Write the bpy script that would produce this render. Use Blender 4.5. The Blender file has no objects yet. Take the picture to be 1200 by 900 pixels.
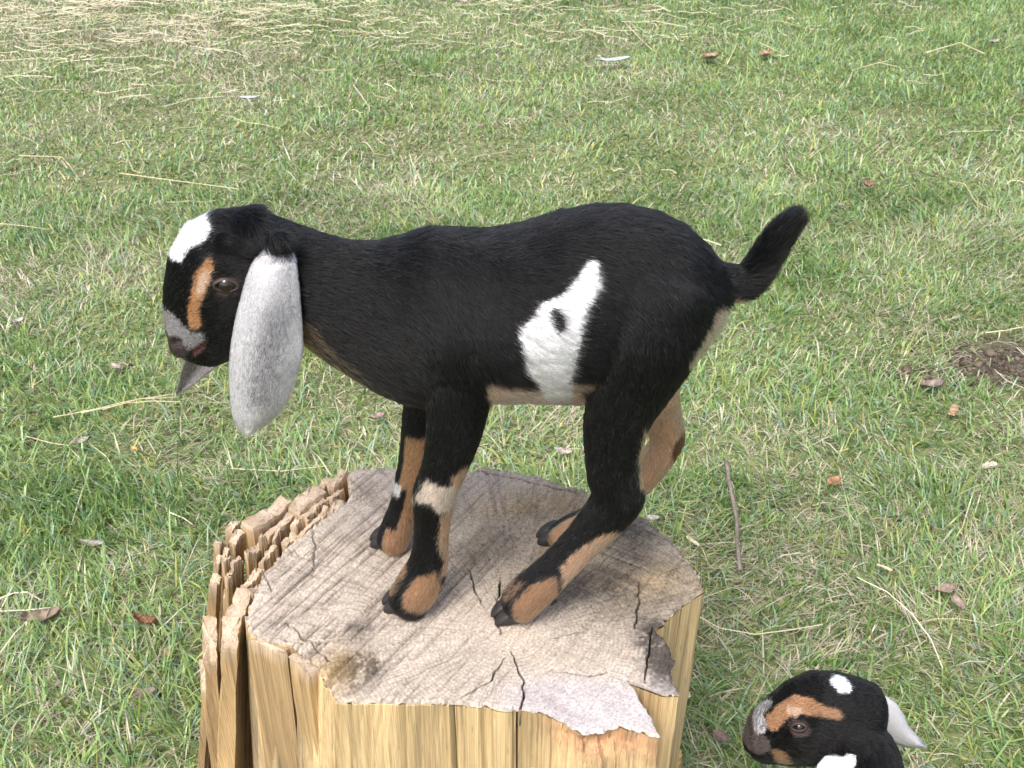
import bpy, math, random
import numpy as np
from mathutils import Vector, Matrix
from mathutils.bvhtree import BVHTree

random.seed(7)
rng = np.random.default_rng(11)
scene = bpy.context.scene
COL = scene.collection

# ------------------------------------------------------------------ camera, sky, sun, exposure
CAM_Z = 1.28
PITCH = math.radians(32.0)
FPX = 1250.0                       # focal length in pixels of a 1200 px wide frame
cam_data = bpy.data.cameras.new('camera')
cam_data.sensor_width = 36.0
cam_data.lens = 36.0 * FPX / 1200.0
cam_data.clip_start = 0.05
cam_data.clip_end = 500.0
cam_data.dof.use_dof = True
cam_data.dof.focus_distance = 1.05
cam_data.dof.aperture_fstop = 32.0
cam = bpy.data.objects.new('camera', cam_data)
cam.location = (0, 0, CAM_Z)
cam.rotation_euler = (math.pi / 2 - PITCH, 0, 0)
COL.objects.link(cam)
scene.camera = cam

SUN_EL, SUN_AZ = math.radians(56), math.radians(205)   # azimuth: clockwise from +Y, where the sun stands
world = bpy.data.worlds.new('World')
scene.world = world
world.use_nodes = True
wn, wl = world.node_tree.nodes, world.node_tree.links
bg = wn['Background']
sky = wn.new('ShaderNodeTexSky')
sky.sky_type = 'NISHITA'
sky.sun_disc = False
sky.sun_elevation = SUN_EL
sky.sun_rotation = SUN_AZ
sky.air_density = 1.0
sky.dust_density = 5.0
sky.ozone_density = 1.0
hs = wn.new('ShaderNodeHueSaturation')
hs.inputs['Saturation'].default_value = 0.85
wl.new(sky.outputs[0], hs.inputs['Color'])
wl.new(hs.outputs[0], bg.inputs['Color'])
bg.inputs['Strength'].default_value = 0.15

sun_data = bpy.data.lights.new('sun', 'SUN')
sun_data.energy = 1.5
sun_data.angle = math.radians(22)
sun_data.color = (1.0, 0.985, 0.965)
sun = bpy.data.objects.new('sun', sun_data)
sd = Vector((math.sin(SUN_AZ) * math.cos(SUN_EL), math.cos(SUN_AZ) * math.cos(SUN_EL), math.sin(SUN_EL)))
sun.rotation_euler = sd.to_track_quat('Z', 'Y').to_euler()
sun.location = sd * 20
COL.objects.link(sun)

scene.view_settings.view_transform = 'Standard'
scene.view_settings.look = 'None'
scene.view_settings.gamma = 1.0
scene.view_settings.use_curve_mapping = False
scene.view_settings.exposure = 0.95
scene.cycles.max_bounces = 6
scene.cycles.diffuse_bounces = 3
scene.cycles.glossy_bounces = 3
scene.cycles.transmission_bounces = 4
scene.cycles.transparent_max_bounces = 8

# ------------------------------------------------------------------ helpers
CP, SP = math.cos(PITCH), math.sin(PITCH)

def ray(u, v):
    a, b = (u - 600) / FPX, -(v - 450) / FPX
    return np.array([a, CP + b * SP, -SP + b * CP])

def P(u, v, y):                    # the point of a sight line that lies in the upright plane y
    d = ray(u, v)
    return np.array([0, 0, CAM_Z]) + d * (y / d[1])

def PZ(u, v, z):                   # the point of a sight line that lies in the level plane z
    d = ray(u, v)
    return np.array([0, 0, CAM_Z]) + d * ((z - CAM_Z) / d[2])

def nrm(v):
    v = np.asarray(v, float)
    return v / (np.linalg.norm(v, axis=-1, keepdims=True) + 1e-12)

def hash3(ix, iy, iz, seed):
    h = (ix * 374761393 + iy * 668265263 + iz * 2147483647 + seed * 974711) & 0xffffffff
    h = ((h ^ (h >> 13)) * 1274126177) & 0xffffffff
    return ((h ^ (h >> 16)) & 0xffffff) / float(0xffffff)

def noise3(p, seed=0):             # value noise, -1..1
    p = np.asarray(p, float)
    i = np.floor(p).astype(np.int64)
    f = p - i
    f = f * f * (3 - 2 * f)
    r = 0
    for dx in (0, 1):
        wx = f[:, 0] if dx else 1 - f[:, 0]
        for dy in (0, 1):
            wy = f[:, 1] if dy else 1 - f[:, 1]
            for dz in (0, 1):
                wz = f[:, 2] if dz else 1 - f[:, 2]
                r = r + wx * wy * wz * hash3(i[:, 0] + dx, i[:, 1] + dy, i[:, 2] + dz, seed)
    return r * 2 - 1

def noise2(x, y, s, seed=0):
    return noise3(np.stack([np.ravel(x) * s, np.ravel(y) * s, np.zeros(np.size(x))], 1), seed)

def fbm2(x, y, s, seed=0, o=3):
    r, a = 0, 1.0
    for k in range(o):
        r = r + a * noise2(x, y, s * 2 ** k, seed + k)
        a *= 0.5
    return r / 1.75

def sstep(a, b, x):
    t = np.clip((x - a) / (b - a), 0, 1)
    return t * t * (3 - 2 * t)

def in_poly(x, y, poly):
    poly = np.asarray(poly, float)
    r = np.zeros(len(x), bool)
    n = len(poly)
    for i in range(n):
        x0, y0 = poly[i]
        x1, y1 = poly[(i + 1) % n]
        if y0 == y1:
            continue
        c = ((y0 > y) != (y1 > y)) & (x < (x1 - x0) * (y - y0) / (y1 - y0) + x0)
        r ^= c
    return r

def mesh_np(name, verts, faces_list, smooth=True):
    """faces_list: list of int arrays (n,3) or (n,4)"""
    me = bpy.data.meshes.new(name)
    verts = np.asarray(verts, np.float32)
    loops = np.concatenate([np.asarray(f, np.int32).ravel() for f in faces_list])
    sizes = np.concatenate([np.full(len(f), f.shape[1], np.int32) for f in faces_list])
    starts = np.concatenate([[0], np.cumsum(sizes)[:-1]]).astype(np.int32)
    me.vertices.add(len(verts))
    me.vertices.foreach_set('co', verts.ravel())
    me.loops.add(len(loops))
    me.loops.foreach_set('vertex_index', loops)
    me.polygons.add(len(sizes))
    me.polygons.foreach_set('loop_start', starts)
    me.polygons.foreach_set('loop_total', sizes)
    me.update(calc_edges=True)
    me.validate()
    me.polygons.foreach_set('use_smooth', np.full(len(me.polygons), smooth))
    return me

def set_col(me, col, name='col'):
    col = np.asarray(col, np.float32)
    if col.shape[1] == 3:
        col = np.concatenate([col, np.ones((len(col), 1), np.float32)], 1)
    a = me.attributes.new(name, 'FLOAT_COLOR', 'POINT')
    a.data.foreach_set('color', col.ravel())

def link(name, data, parent=None, mat=None):
    o = bpy.data.objects.new(name, data)
    COL.objects.link(o)
    if parent is not None:
        o.parent = parent
        o.matrix_parent_inverse = parent.matrix_basis.inverted()
    if mat is not None:
        data.materials.append(mat)
    return o

def tag(o, label=None, cat=None, group=None, kind=None):
    for k, v in (('label', label), ('category', cat), ('group', group), ('kind', kind)):
        if v:
            o[k] = v
    return o

def empty(name, loc):
    o = bpy.data.objects.new(name, None)
    o.location = loc
    o.empty_display_size = 0.05
    COL.objects.link(o)
    return o

def loft_rings(rings, cap=True):
    """rings: list of (n,3) arrays -> verts, quads, tris"""
    n = len(rings[0])
    m = len(rings)
    v = np.concatenate(rings)
    i = np.arange(n)
    q = []
    for k in range(m - 1):
        a, b = k * n, (k + 1) * n
        q.append(np.stack([a + i, a + (i + 1) % n, b + (i + 1) % n, b + i], 1))
    q = np.concatenate(q)
    t = np.zeros((0, 3), int)
    if cap:
        c0, c1 = len(v), len(v) + 1
        v = np.concatenate([v, rings[0].mean(0)[None], rings[-1].mean(0)[None]])
        t = np.concatenate([np.stack([np.full(n, c0), (i + 1) % n, i], 1),
                            np.stack([np.full(n, c1), (m - 1) * n + i, (m - 1) * n + (i + 1) % n], 1)])
    return v, q, t

def ring(c, e1, e2, a, b, n=24):
    t = np.arange(n) / n * 2 * math.pi
    return np.asarray(c) + np.cos(t)[:, None] * np.asarray(e1) * a + np.sin(t)[:, None] * np.asarray(e2) * b

# ------------------------------------------------------------------ materials
def new_mat(name):
    m = bpy.data.materials.new(name)
    m.use_nodes = True
    nt = m.node_tree
    return m, nt.nodes, nt.links, nt.nodes['Principled BSDF']

def mat_attr(name, rough=0.7, spec=0.3, noise_scale=None, noise_amt=0.25, bump=0.0, bump_scale=200, stretch=(1, 1, 1), transl=0.0):
    m, n, l, b = new_mat(name)
    at = n.new('ShaderNodeAttribute')
    at.attribute_name = 'col'
    col = at.outputs['Color']
    tc = n.new('ShaderNodeTexCoord')
    mp = n.new('ShaderNodeMapping')
    mp.inputs['Scale'].default_value = stretch
    l.new(tc.outputs['Object'], mp.inputs['Vector'])
    if noise_scale:
        tx = n.new('ShaderNodeTexNoise')
        tx.inputs['Scale'].default_value = noise_scale
        tx.inputs['Detail'].default_value = 6
        l.new(mp.outputs[0], tx.inputs['Vector'])
        mr = n.new('ShaderNodeMapRange')
        mr.inputs['From Min'].default_value = 0.3
        mr.inputs['From Max'].default_value = 0.7
        mr.inputs['To Min'].default_value = 1 - noise_amt
        mr.inputs['To Max'].default_value = 1 + noise_amt
        l.new(tx.outputs['Fac'], mr.inputs['Value'])
        mx = n.new('ShaderNodeVectorMath')
        mx.operation = 'SCALE'
        l.new(col, mx.inputs[0])
        l.new(mr.outputs[0], mx.inputs['Scale'])
        col = mx.outputs[0]
    l.new(col, b.inputs['Base Color'])
    b.inputs['Roughness'].default_value = rough
    b.inputs['Specular IOR Level'].default_value = spec
    if bump:
        tb = n.new('ShaderNodeTexNoise')
        tb.inputs['Scale'].default_value = bump_scale
        tb.inputs['Detail'].default_value = 8
        l.new(mp.outputs[0], tb.inputs['Vector'])
        bp = n.new('ShaderNodeBump')
        bp.inputs['Strength'].default_value = bump
        bp.inputs['Distance'].default_value = 0.002
        l.new(tb.outputs['Fac'], bp.inputs['Height'])
        l.new(bp.outputs[0], b.inputs['Normal'])
    if transl:
        tr = n.new('ShaderNodeBsdfTranslucent')
        l.new(col, tr.inputs['Color'])
        ms = n.new('ShaderNodeMixShader')
        ms.inputs[0].default_value = transl
        l.new(b.outputs[0], ms.inputs[1])
        l.new(tr.outputs[0], ms.inputs[2])
        l.new(ms.outputs[0], n['Material Output'].inputs['Surface'])
    return m

def mat_plain(name, col, rough=0.6, spec=0.4, noise_scale=60, noise_amt=0.2):
    m, n, l, b = new_mat(name)
    tc = n.new('ShaderNodeTexCoord')
    tx = n.new('ShaderNodeTexNoise')
    tx.inputs['Scale'].default_value = noise_scale
    tx.inputs['Detail'].default_value = 5
    l.new(tc.outputs['Object'], tx.inputs['Vector'])
    cr = n.new('ShaderNodeValToRGB')
    c = np.array(col)
    cr.color_ramp.elements[0].position = 0.3
    cr.color_ramp.elements[1].position = 0.7
    cr.color_ramp.elements[0].color = (*np.clip(c * (1 - noise_amt), 0, 1), 1)
    cr.color_ramp.elements[1].color = (*np.clip(c * (1 + noise_amt), 0, 1), 1)
    l.new(tx.outputs['Fac'], cr.inputs['Fac'])
    l.new(cr.outputs['Color'], b.inputs['Base Color'])
    b.inputs['Roughness'].default_value = rough
    b.inputs['Specular IOR Level'].default_value = spec
    return m

def mat_fur(name, rough=0.38):
    m, n, l, b = new_mat(name)
    at = n.new('ShaderNodeAttribute')
    at.attribute_name = 'col'
    h = n.new('ShaderNodeBsdfHairPrincipled')
    h.parametrization = 'COLOR'
    l.new(at.outputs['Color'], h.inputs['Color'])
    h.inputs['Roughness'].default_value = rough
    h.inputs['Radial Roughness'].default_value = 0.5
    h.inputs['IOR'].default_value = 1.36
    l.new(h.outputs[0], n['Material Output'].inputs['Surface'])
    n.remove(b)
    return m

M_GRASS = mat_attr('grass_blades', rough=0.38, spec=0.5, transl=0.25)
M_STRAW = mat_attr('straw', rough=0.55, spec=0.3, transl=0.1)
M_LEAF = mat_attr('dead_leaf', rough=0.65, spec=0.3, noise_scale=90, noise_amt=0.3, transl=0.12)
M_CHIP = mat_attr('wood_chip', rough=0.7, spec=0.2, noise_scale=150, noise_amt=0.3, stretch=(1, 1, 0.15))
M_SKIN = mat_attr('hide', rough=0.75, spec=0.2)
M_FUR = mat_fur('fur')
M_HOOF = mat_plain('hoof_horn', (0.022, 0.019, 0.018), rough=0.5, spec=0.4, noise_scale=150)
M_EYE = mat_plain('eyeball', (0.009, 0.0055, 0.004), rough=0.06, spec=0.6)
M_LID = mat_plain('eyelid_skin', (0.026, 0.017, 0.015), rough=0.55, spec=0.35, noise_scale=300)

# ------------------------------------------------------------------ ground
H = 0.5                                # height of the stump
STUMP_PIX = [(404, 550), (440, 546), (500, 547), (556, 551), (562, 545), (600, 551), (640, 560), (690, 576), (740, 596), (775, 620), (797, 643),
             (815, 668), (827, 690), (799, 708), (768, 737), (782, 755), (790, 770), (788, 790), (797, 812), (776, 812), (737, 797), (757, 830), (768, 847), (776, 863),
             (755, 857), (728, 851), (695, 859), (681, 858), (662, 846), (640, 834), (612, 829), (560, 825), (500, 821), (440, 822), (393, 820),
             (380, 797), (366, 775), (345, 757), (338, 753), (318, 752), (292, 739), (288, 722), (300, 690), (312, 668), (335, 640), (360, 622), (384, 602), (410, 582), (408, 562)]
STUMP = np.array([PZ(u, v, H)[:2] for u, v in STUMP_PIX])
PITH = PZ(602, 742, H)[:2]

def ground_z(x, y):
    return 0.018 * fbm2(x, y, 1.3, 5) + 0.008 * fbm2(x, y, 6.0, 9)

def bare(x, y):                        # 0 lush .. 1 bare soil
    b = sstep(0.42, 0.75, fbm2(x, y, 2.6, 21) + 0.25 * noise2(x, y, 11, 23)) * 0.35
    for (u, v, r) in ((1150, 432, .075), (1195, 425, .10), (1085, 447, .05), (1052, 443, .03), (145, 435, .03), (45, 520, .035)):
        c = PZ(u, v, 0)
        d = np.hypot((x - c[0]), (y - c[1]) * 0.8) / r
        b = np.maximum(b, 1 - sstep(0.5, 1.2, d + 0.35 * noise2(x, y, 14, 31)))
    return b

xs = np.concatenate([[-250, -60, -20, -9], np.linspace(-5.5, 5.5, 221), [9, 20, 60, 250]])
ys = np.concatenate([[-250, -60, -15, -4, -1], np.linspace(0, 9, 181), [12, 25, 70, 250]])
gx, gy = np.meshgrid(xs, ys)
gz = ground_z(gx, gy).reshape(gx.shape)
gv = np.stack([gx.ravel(), gy.ravel(), gz.ravel()], 1)
nx_, ny_ = len(xs), len(ys)
idx = np.arange(nx_ * ny_).reshape(ny_, nx_)
gq = np.stack([idx[:-1, :-1].ravel(), idx[:-1, 1:].ravel(), idx[1:, 1:].ravel(), idx[1:, :-1].ravel()], 1)
gm = mesh_np('ground', gv, [gq])
bb = bare(gv[:, 0], gv[:, 1])[:, None]
far = sstep(7.0, 12.0, np.hypot(gv[:, 0], gv[:, 1]))[:, None]
gcol = np.array([0.15, 0.165, 0.075]) * (1 - bb) + np.array([0.085, 0.07, 0.055]) * bb
gcol = gcol * (1 - far) + np.array([0.10, 0.13, 0.04]) * far
set_col(gm, gcol)
M_SOIL = mat_attr('soil', rough=0.95, spec=0.1, noise_scale=60, noise_amt=0.45, bump=0.8, bump_scale=120)
g = link('ground', gm, mat=M_SOIL)
tag(g, kind='structure')

def strawness(x, y):                   # how much dead straw-coloured growth a place has
    s = 0.32 + 0.36 * fbm2(x, y, 1.9, 41) + 0.22 * noise2(x, y, 7, 44)
    c = PZ(60, 30, 0)
    s = s + 0.45 * np.exp(-(((x - c[0]) / 1.4) ** 2 + ((y - c[1]) / 1.6) ** 2))
    c = PZ(1010, 300, 0)
    s = s + 0.22 * np.exp(-(((x - c[0]) / 0.6) ** 2 + ((y - c[1]) / 0.45) ** 2))
    c = PZ(1150, 60, 0)
    s = s - 0.25 * np.exp(-(((x - c[0]) / 1.2) ** 2 + ((y - c[1]) / 1.5) ** 2))
    c = PZ(80, 560, 0)
    s = s - 0.12 * np.exp(-(((x - c[0]) / 0.5) ** 2 + ((y - c[1]) / 0.4) ** 2))
    return s

def blades(x, y, L, W, az, lean, curl, col, nseg=3):
    """one ribbon blade of two or three segments for each entry"""
    n = len(x)
    z = ground_z(x, y)
    h = np.stack([np.cos(az), np.sin(az), np.zeros(n)], 1)
    side = np.stack([-np.sin(az), np.cos(az), np.zeros(n)], 1)
    tw = rng.normal(0, 0.5, n)
    side = nrm(side * np.cos(tw)[:, None] + h * np.sin(tw)[:, None])
    up = np.array([0, 0, 1.0])
    V = []
    p = np.stack([x, y, z - 0.004], 1)
    segs = (0.0, 0.38, 0.34, 0.28) if nseg == 3 else (0.0, 0.55, 0.45)
    wid = (0.75, 1.0, 0.8)
    for k in range(nseg + 1):
        if k:
            a = lean + curl * (k - 1) / (nseg - 1.0)
            p = p + (h * np.sin(a)[:, None] + up * np.cos(a)[:, None]) * (L * segs[k])[:, None]
            p[:, 2] = np.maximum(p[:, 2], z + 0.002)
        if k < nseg:
            V.append(p - side * (W * wid[k] / 2)[:, None])
            V.append(p + side * (W * wid[k] / 2)[:, None])
        else:
            V.append(p.copy())
    m = 2 * nseg + 1
    V = np.stack(V, 1).reshape(-1, 3)
    o = np.arange(n)[:, None] * m
    q = np.concatenate([o + np.array([[2 * k, 2 * k + 1, 2 * k + 3, 2 * k + 2]]) for k in range(nseg - 1)])
    t = o + np.array([[m - 3, m - 2, m - 1]])
    return V, q, t, np.repeat(col, m, axis=0)

# second kid's head spot (needed for keeping the grass clear of the animals' feet is not necessary: it stands on it)
def scatter(n, y0, y1, spread, margin):
    # uniform over the area of a wedge that is a little wider than the view
    yy = np.sqrt(rng.uniform(y0 ** 2, y1 ** 2, n)) if spread else rng.uniform(y0, y1, n)
    half = 0.56 * (yy * CP + 0.55) + margin
    return rng.uniform(-1, 1, n) * half, yy

def make_grass():
    VS, QS, TS, CS = [], [], [], []
    off = 0
    zones = ((85000, 0.35, 1.7, 0.35, 0.050, 0.0026, 3), (120000, 1.6, 3.2, 0.45, 0.044, 0.0031, 2), (150000, 3.1, 6.0, 0.6, 0.040, 0.0046, 2), (50000, 5.8, 10.0, 0.9, 0.05, 0.009, 2), (95000, -0.3, 8.5, -1.0, 0.048, 0.0065, 2))
    for (n, y0, y1, mg, L0, W0, ns) in zones:
        if mg < 0:                       # the lawn on either side of the view, coarser
            y = rng.uniform(y0, y1, n)
            x = rng.uniform(-1, 1, n) * np.minimum(2.6 + 0.5 * y.clip(0), 5.2)
            o_ = np.abs(x) > 0.56 * (y.clip(0) * CP + 0.55) + 0.42
            o_ |= y < .4
            x, y = x[o_], y[o_]
            n = len(x)
        else:
            x, y = scatter(n, y0, y1, True, mg)
        # tufts: pull blades together towards jittered centres
        tx = np.floor(x / 0.035 + 0.5 * noise2(x, y, 9, 3)) * 0.035
        ty = np.floor(y / 0.035 + 0.5 * noise2(x, y, 9, 4)) * 0.035
        pull = rng.uniform(0, 0.75, n)
        x = x + (tx + 0.017 - x) * pull
        y = y + (ty + 0.017 - y) * pull
        bz = bare(x, y)
        keep = rng.uniform(0, 1, n) > bz * 0.93
        ins = in_poly(x, y, (STUMP - PITH) * 1.05 + PITH)
        keep &= ~ins
        x, y = x[keep], y[keep]
        n = len(x)
        sN = strawness(x, y)
        dead = rng.uniform(0, 1, n) < sN
        lush = fbm2(x, y, 3.1, 61)
        L = L0 * rng.lognormal(-0.08, 0.32, n) * (1 + 0.55 * lush).clip(.45, 2)
        az = rng.uniform(0, 2 * math.pi, n) * 0.55 + 2.2 * fbm2(x, y, 2.2, 71) * math.pi
        az = np.where(rng.uniform(0, 1, n) < 0.45, rng.uniform(0, 2 * math.pi, n), az)
        lean = np.abs(rng.normal(0.62 if ns == 3 else 0.85, 0.4, n))
        lean = np.where(dead, rng.uniform(0.75, 1.5, n), lean)
        curl = np.abs(rng.normal(0.55, 0.4, n))
        W = W0 * rng.uniform(0.6, 1.4, n)
        W = np.where(dead, W * 0.75, W)
        L = np.where(dead, L * 1.15, L)
        t = np.clip(rng.normal(0.5, 0.28, n) + 0.5 * fbm2(x, y, 3.8, 81), 0, 1)[:, None]
        green = np.array([0.10, 0.205, 0.045]) * (1 - t) + np.array([0.31, 0.435, 0.16]) * t
        blueish = (rng.uniform(0, 1, n) < 0.18)[:, None]
        green = np.where(blueish, green * np.array([0.95, 1.0, 1.9]), green)
        yel = (rng.uniform(0, 1, n) < 0.15)[:, None]
        green = np.where(yel, green * np.array([1.55, 1.12, 0.9]), green)
        t2 = rng.uniform(0, 1, n)[:, None]
        straw = np.array([0.28, 0.24, 0.15]) * (1 - t2) + np.array([0.66, 0.62, 0.47]) * t2
        c = np.where(dead[:, None], straw, green)
        V, q, tt, cc = blades(x, y, L, W, az, lean, curl, c, ns)
        VS.append(V); QS.append(q + off); TS.append(tt + off); CS.append(cc)
        off += len(V)
    me = mesh_np('grass', np.concatenate(VS), [np.concatenate(QS), np.concatenate(TS)], smooth=False)
    set_col(me, np.concatenate(CS))
    o = link('grass', me, mat=M_GRASS)
    tag(o, 'short patchy green turf mixed with dead pale blades', 'grass', kind='stuff')

make_grass()

def straw_ribbons(x, y, L, W, az, z, bend, col):
    """flat stalks lying on the turf: 5 cross rows each"""
    n = len(x)
    V = []
    for k in range(5):
        s = k / 4 - 0.5
        a = az + bend * s
        px = x + np.cos(a) * L * s
        py = y + np.sin(a) * L * s
        pz = ground_z(px, py) + z + rng.uniform(-0.006, 0.008, n)
        sx, sy = -np.sin(a) * W / 2, np.cos(a) * W / 2
        V.append(np.stack([px - sx, py - sy, pz - 0.25 * W], 1))
        V.append(np.stack([px, py, pz + 0.25 * W], 1))
        V.append(np.stack([px + sx, py + sy, pz - 0.25 * W], 1))
    V = np.stack(V, 1).reshape(-1, 3)
    o = np.arange(n)[:, None] * 15
    q = []
    for k in range(4):
        a = k * 3
        q.append(o + np.array([[a, a + 1, a + 4, a + 3]]))
        q.append(o + np.array([[a + 1, a + 2, a + 5, a + 4]]))
    return V, np.concatenate(q), np.repeat(col, 15, axis=0)

def make_straw():
    n = 30000
    x, y = scatter(n, 0.5, 8.5, True, 0.6)
    x0, y0 = x, y
    c = PZ(60, 30, 0)
    w = 0.016 + 0.85 * np.exp(-(((x - c[0]) / 1.3) ** 2 + ((y - c[1]) / 1.1) ** 2))
    c = PZ(520, 15, 0)
    w = w + 0.5 * np.exp(-(((x - c[0]) / 1.3) ** 2 + ((y - c[1]) / 0.6) ** 2))
    w = w * (0.6 + 0.8 * fbm2(x, y, 2.5, 91)).clip(0.1, 2)
    k = (rng.uniform(0, 1, n) < w) & ~in_poly(x, y, (STUMP - PITH) * 1.1 + PITH)
    x, y = x[k], y[k]
    n = len(x)
    L = rng.lognormal(-2.35, 0.55, n).clip(0.03, 0.38)
    W = rng.uniform(0.0010, 0.0024, n) * (1 + 0.12 * y)
    az = rng.normal(0.0, 0.8, n)
    t = rng.uniform(0, 1, n)[:, None]
    col = np.array([0.42, 0.36, 0.22]) * (1 - t) + np.array([0.74, 0.69, 0.52]) * t
    V, q, cc = straw_ribbons(x, y, L, W, az, rng.uniform(0.012, 0.045, n), rng.normal(0, 0.5, n), col)
    me = mesh_np('straw', V, [q], smooth=False)
    set_col(me, cc)
    o = link('straw_litter', me, mat=M_STRAW)
    tag(o, 'pale loose straw strewn over the turf', 'straw', kind='stuff')

make_straw()

def make_clods():
    r = np.random.default_rng(5)
    V, T, C, off = [], [], [], 0
    base = np.array([[1, 0, 0], [-1, 0, 0], [0, 1, 0], [0, -1, 0], [0, 0, 1], [0, 0, -1], [.6, .6, .5], [-.6, .6, .5], [.6, -.6, .5], [-.6, -.6, .5]], float)
    fc = np.array([[4, 6, 7], [4, 7, 9], [4, 9, 8], [4, 8, 6], [0, 2, 6], [2, 1, 7], [1, 3, 9], [3, 0, 8], [6, 2, 7], [7, 1, 9], [9, 3, 8], [8, 0, 6], [5, 2, 0], [5, 1, 2], [5, 3, 1], [5, 0, 3]])
    for (u, v, rr, k) in ((1150, 432, .075, 260), (1195, 425, .10, 330), (1085, 447, .05, 110), (1052, 443, .03, 40), (145, 435, .03, 16), (45, 520, .035, 16)):
        c = PZ(u, v, 0)
        for _ in range(k):
            p = c[:2] + r.normal(0, rr * .75, 2)
            s = r.lognormal(-5.75, .5)
            vv = base * s * r.uniform(.6, 1.3, (10, 3)) + [p[0], p[1], ground_z(p[0], p[1])[0] + s * .3]
            V.append(vv); T.append(fc + off); off += 10
            C.append(np.repeat((np.array([.10, .08, .062]) * r.uniform(.6, 1.5))[None], 10, 0))
    me = mesh_np('soil_clods', np.concatenate(V), [np.concatenate(T)], smooth=True)
    set_col(me, np.concatenate(C))
    tag(link('soil_clods', me, mat=M_SOIL), 'dark crumbly soil clods on the bare patches', 'soil', kind='stuff')

make_clods()

# ------------------------------------------------------------------ the stump
def mat_end_grain():
    m, n, l, b = new_mat('end_grain')
    at = n.new('ShaderNodeAttribute'); at.attribute_name = 'col'
    tc = n.new('ShaderNodeTexCoord')
    def noise(scale, stretch, detail=6, rot=0.0):
        mp = n.new('ShaderNodeMapping')
        mp.inputs['Scale'].default_value = stretch
        mp.inputs['Rotation'].default_value = (0, 0, rot)
        l.new(tc.outputs['Object'], mp.inputs['Vector'])
        t = n.new('ShaderNodeTexNoise')
        t.inputs['Scale'].default_value = scale
        t.inputs['Detail'].default_value = detail
        l.new(mp.outputs[0], t.inputs['Vector'])
        return t.outputs['Fac']
    def rng_(v, a, b_, c, d):
        r = n.new('ShaderNodeMapRange')
        for k, x in zip(('From Min', 'From Max', 'To Min', 'To Max'), (a, b_, c, d)):
            r.inputs[k].default_value = x
        l.new(v, r.inputs['Value'])
        return r.outputs[0]
    fine = rng_(noise(420, (1, 1, 0.25)), 0.3, 0.7, 0.72, 1.28)
    mul = n.new('ShaderNodeVectorMath'); mul.operation = 'SCALE'
    l.new(at.outputs['Color'], mul.inputs[0]); l.new(fine, mul.inputs['Scale'])
    l.new(mul.outputs[0], b.inputs['Base Color'])
    b.inputs['Roughness'].default_value = 0.85
    b.inputs['Specular IOR Level'].default_value = 0.2
    bp = n.new('ShaderNodeBump')
    bp.inputs['Strength'].default_value = 0.6
    bp.inputs['Distance'].default_value = 0.0015
    l.new(noise(600, (1, 1, 0.3), 4), bp.inputs['Height'])
    l.new(bp.outputs[0], b.inputs['Normal'])
    return m

M_WOOD = mat_end_grain()
def mat_split():
    m, n, l, b = new_mat('split_wood')
    at = n.new('ShaderNodeAttribute'); at.attribute_name = 'col'
    tc = n.new('ShaderNodeTexCoord')
    def noise(scale, zs, detail=5, dist=0.0):
        mp = n.new('ShaderNodeMapping')
        mp.inputs['Scale'].default_value = (1, 1, zs)
        l.new(tc.outputs['Object'], mp.inputs['Vector'])
        t = n.new('ShaderNodeTexNoise')
        t.inputs['Scale'].default_value = scale
        t.inputs['Detail'].default_value = detail
        t.inputs['Distortion'].default_value = dist
        l.new(mp.outputs[0], t.inputs['Vector'])
        return t.outputs['Fac']
    def mr(v, a, b_, c, d):
        r = n.new('ShaderNodeMapRange')
        for k, x in zip(('From Min', 'From Max', 'To Min', 'To Max'), (a, b_, c, d)):
            r.inputs[k].default_value = x
        l.new(v, r.inputs['Value'])
        return r.outputs[0]
    def mul(a, b_):
        x = n.new('ShaderNodeMath'); x.operation = 'MULTIPLY'
        l.new(a, x.inputs[0]); l.new(b_, x.inputs[1])
        return x.outputs[0]
    f1 = mr(noise(900, 0.012), 0.35, 0.65, 0.82, 1.16)           # fine fibres
    f2 = mr(noise(260, 0.010, 3, 0.4), 0.56, 0.64, 1.0, 0.74)    # thin brown growth lines
    f3 = mr(noise(60, 0.06, 4), 0.35, 0.65, 0.85, 1.15)          # broad tone
    f4 = mr(noise(420, 0.10, 6), 0.62, 0.72, 1.0, 0.70)          # short torn flecks
    s = mul(mul(f1, f2), mul(f3, f4))
    v = n.new('ShaderNodeVectorMath'); v.operation = 'SCALE'
    l.new(at.outputs['Color'], v.inputs[0]); l.new(s, v.inputs['Scale'])
    l.new(v.outputs[0], b.inputs['Base Color'])
    b.inputs['Roughness'].default_value = 0.62
    b.inputs['Specular IOR Level'].default_value = 0.3
    bp = n.new('ShaderNodeBump')
    bp.inputs['Strength'].default_value = 0.8
    bp.inputs['Distance'].default_value = 0.0016
    l.new(mul(f1, f2), bp.inputs['Height'])
    l.new(bp.outputs[0], b.inputs['Normal'])
    return m

M_SPLIT = mat_split()

def seg_dist(px, py, poly):
    """distance from points to a polyline in plan"""
    d = np.full(len(px), 1e9)
    for (a, b) in zip(poly[:-1], poly[1:]):
        ab = b - a
        t = np.clip(((px - a[0]) * ab[0] + (py - a[1]) * ab[1]) / (ab @ ab + 1e-12), 0, 1)
        d = np.minimum(d, np.hypot(px - a[0] - t * ab[0], py - a[1] - t * ab[1]))
    return d

def px_line(pts, z=H):
    return [PZ(u, v, z)[:2] for u, v in pts]

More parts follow.
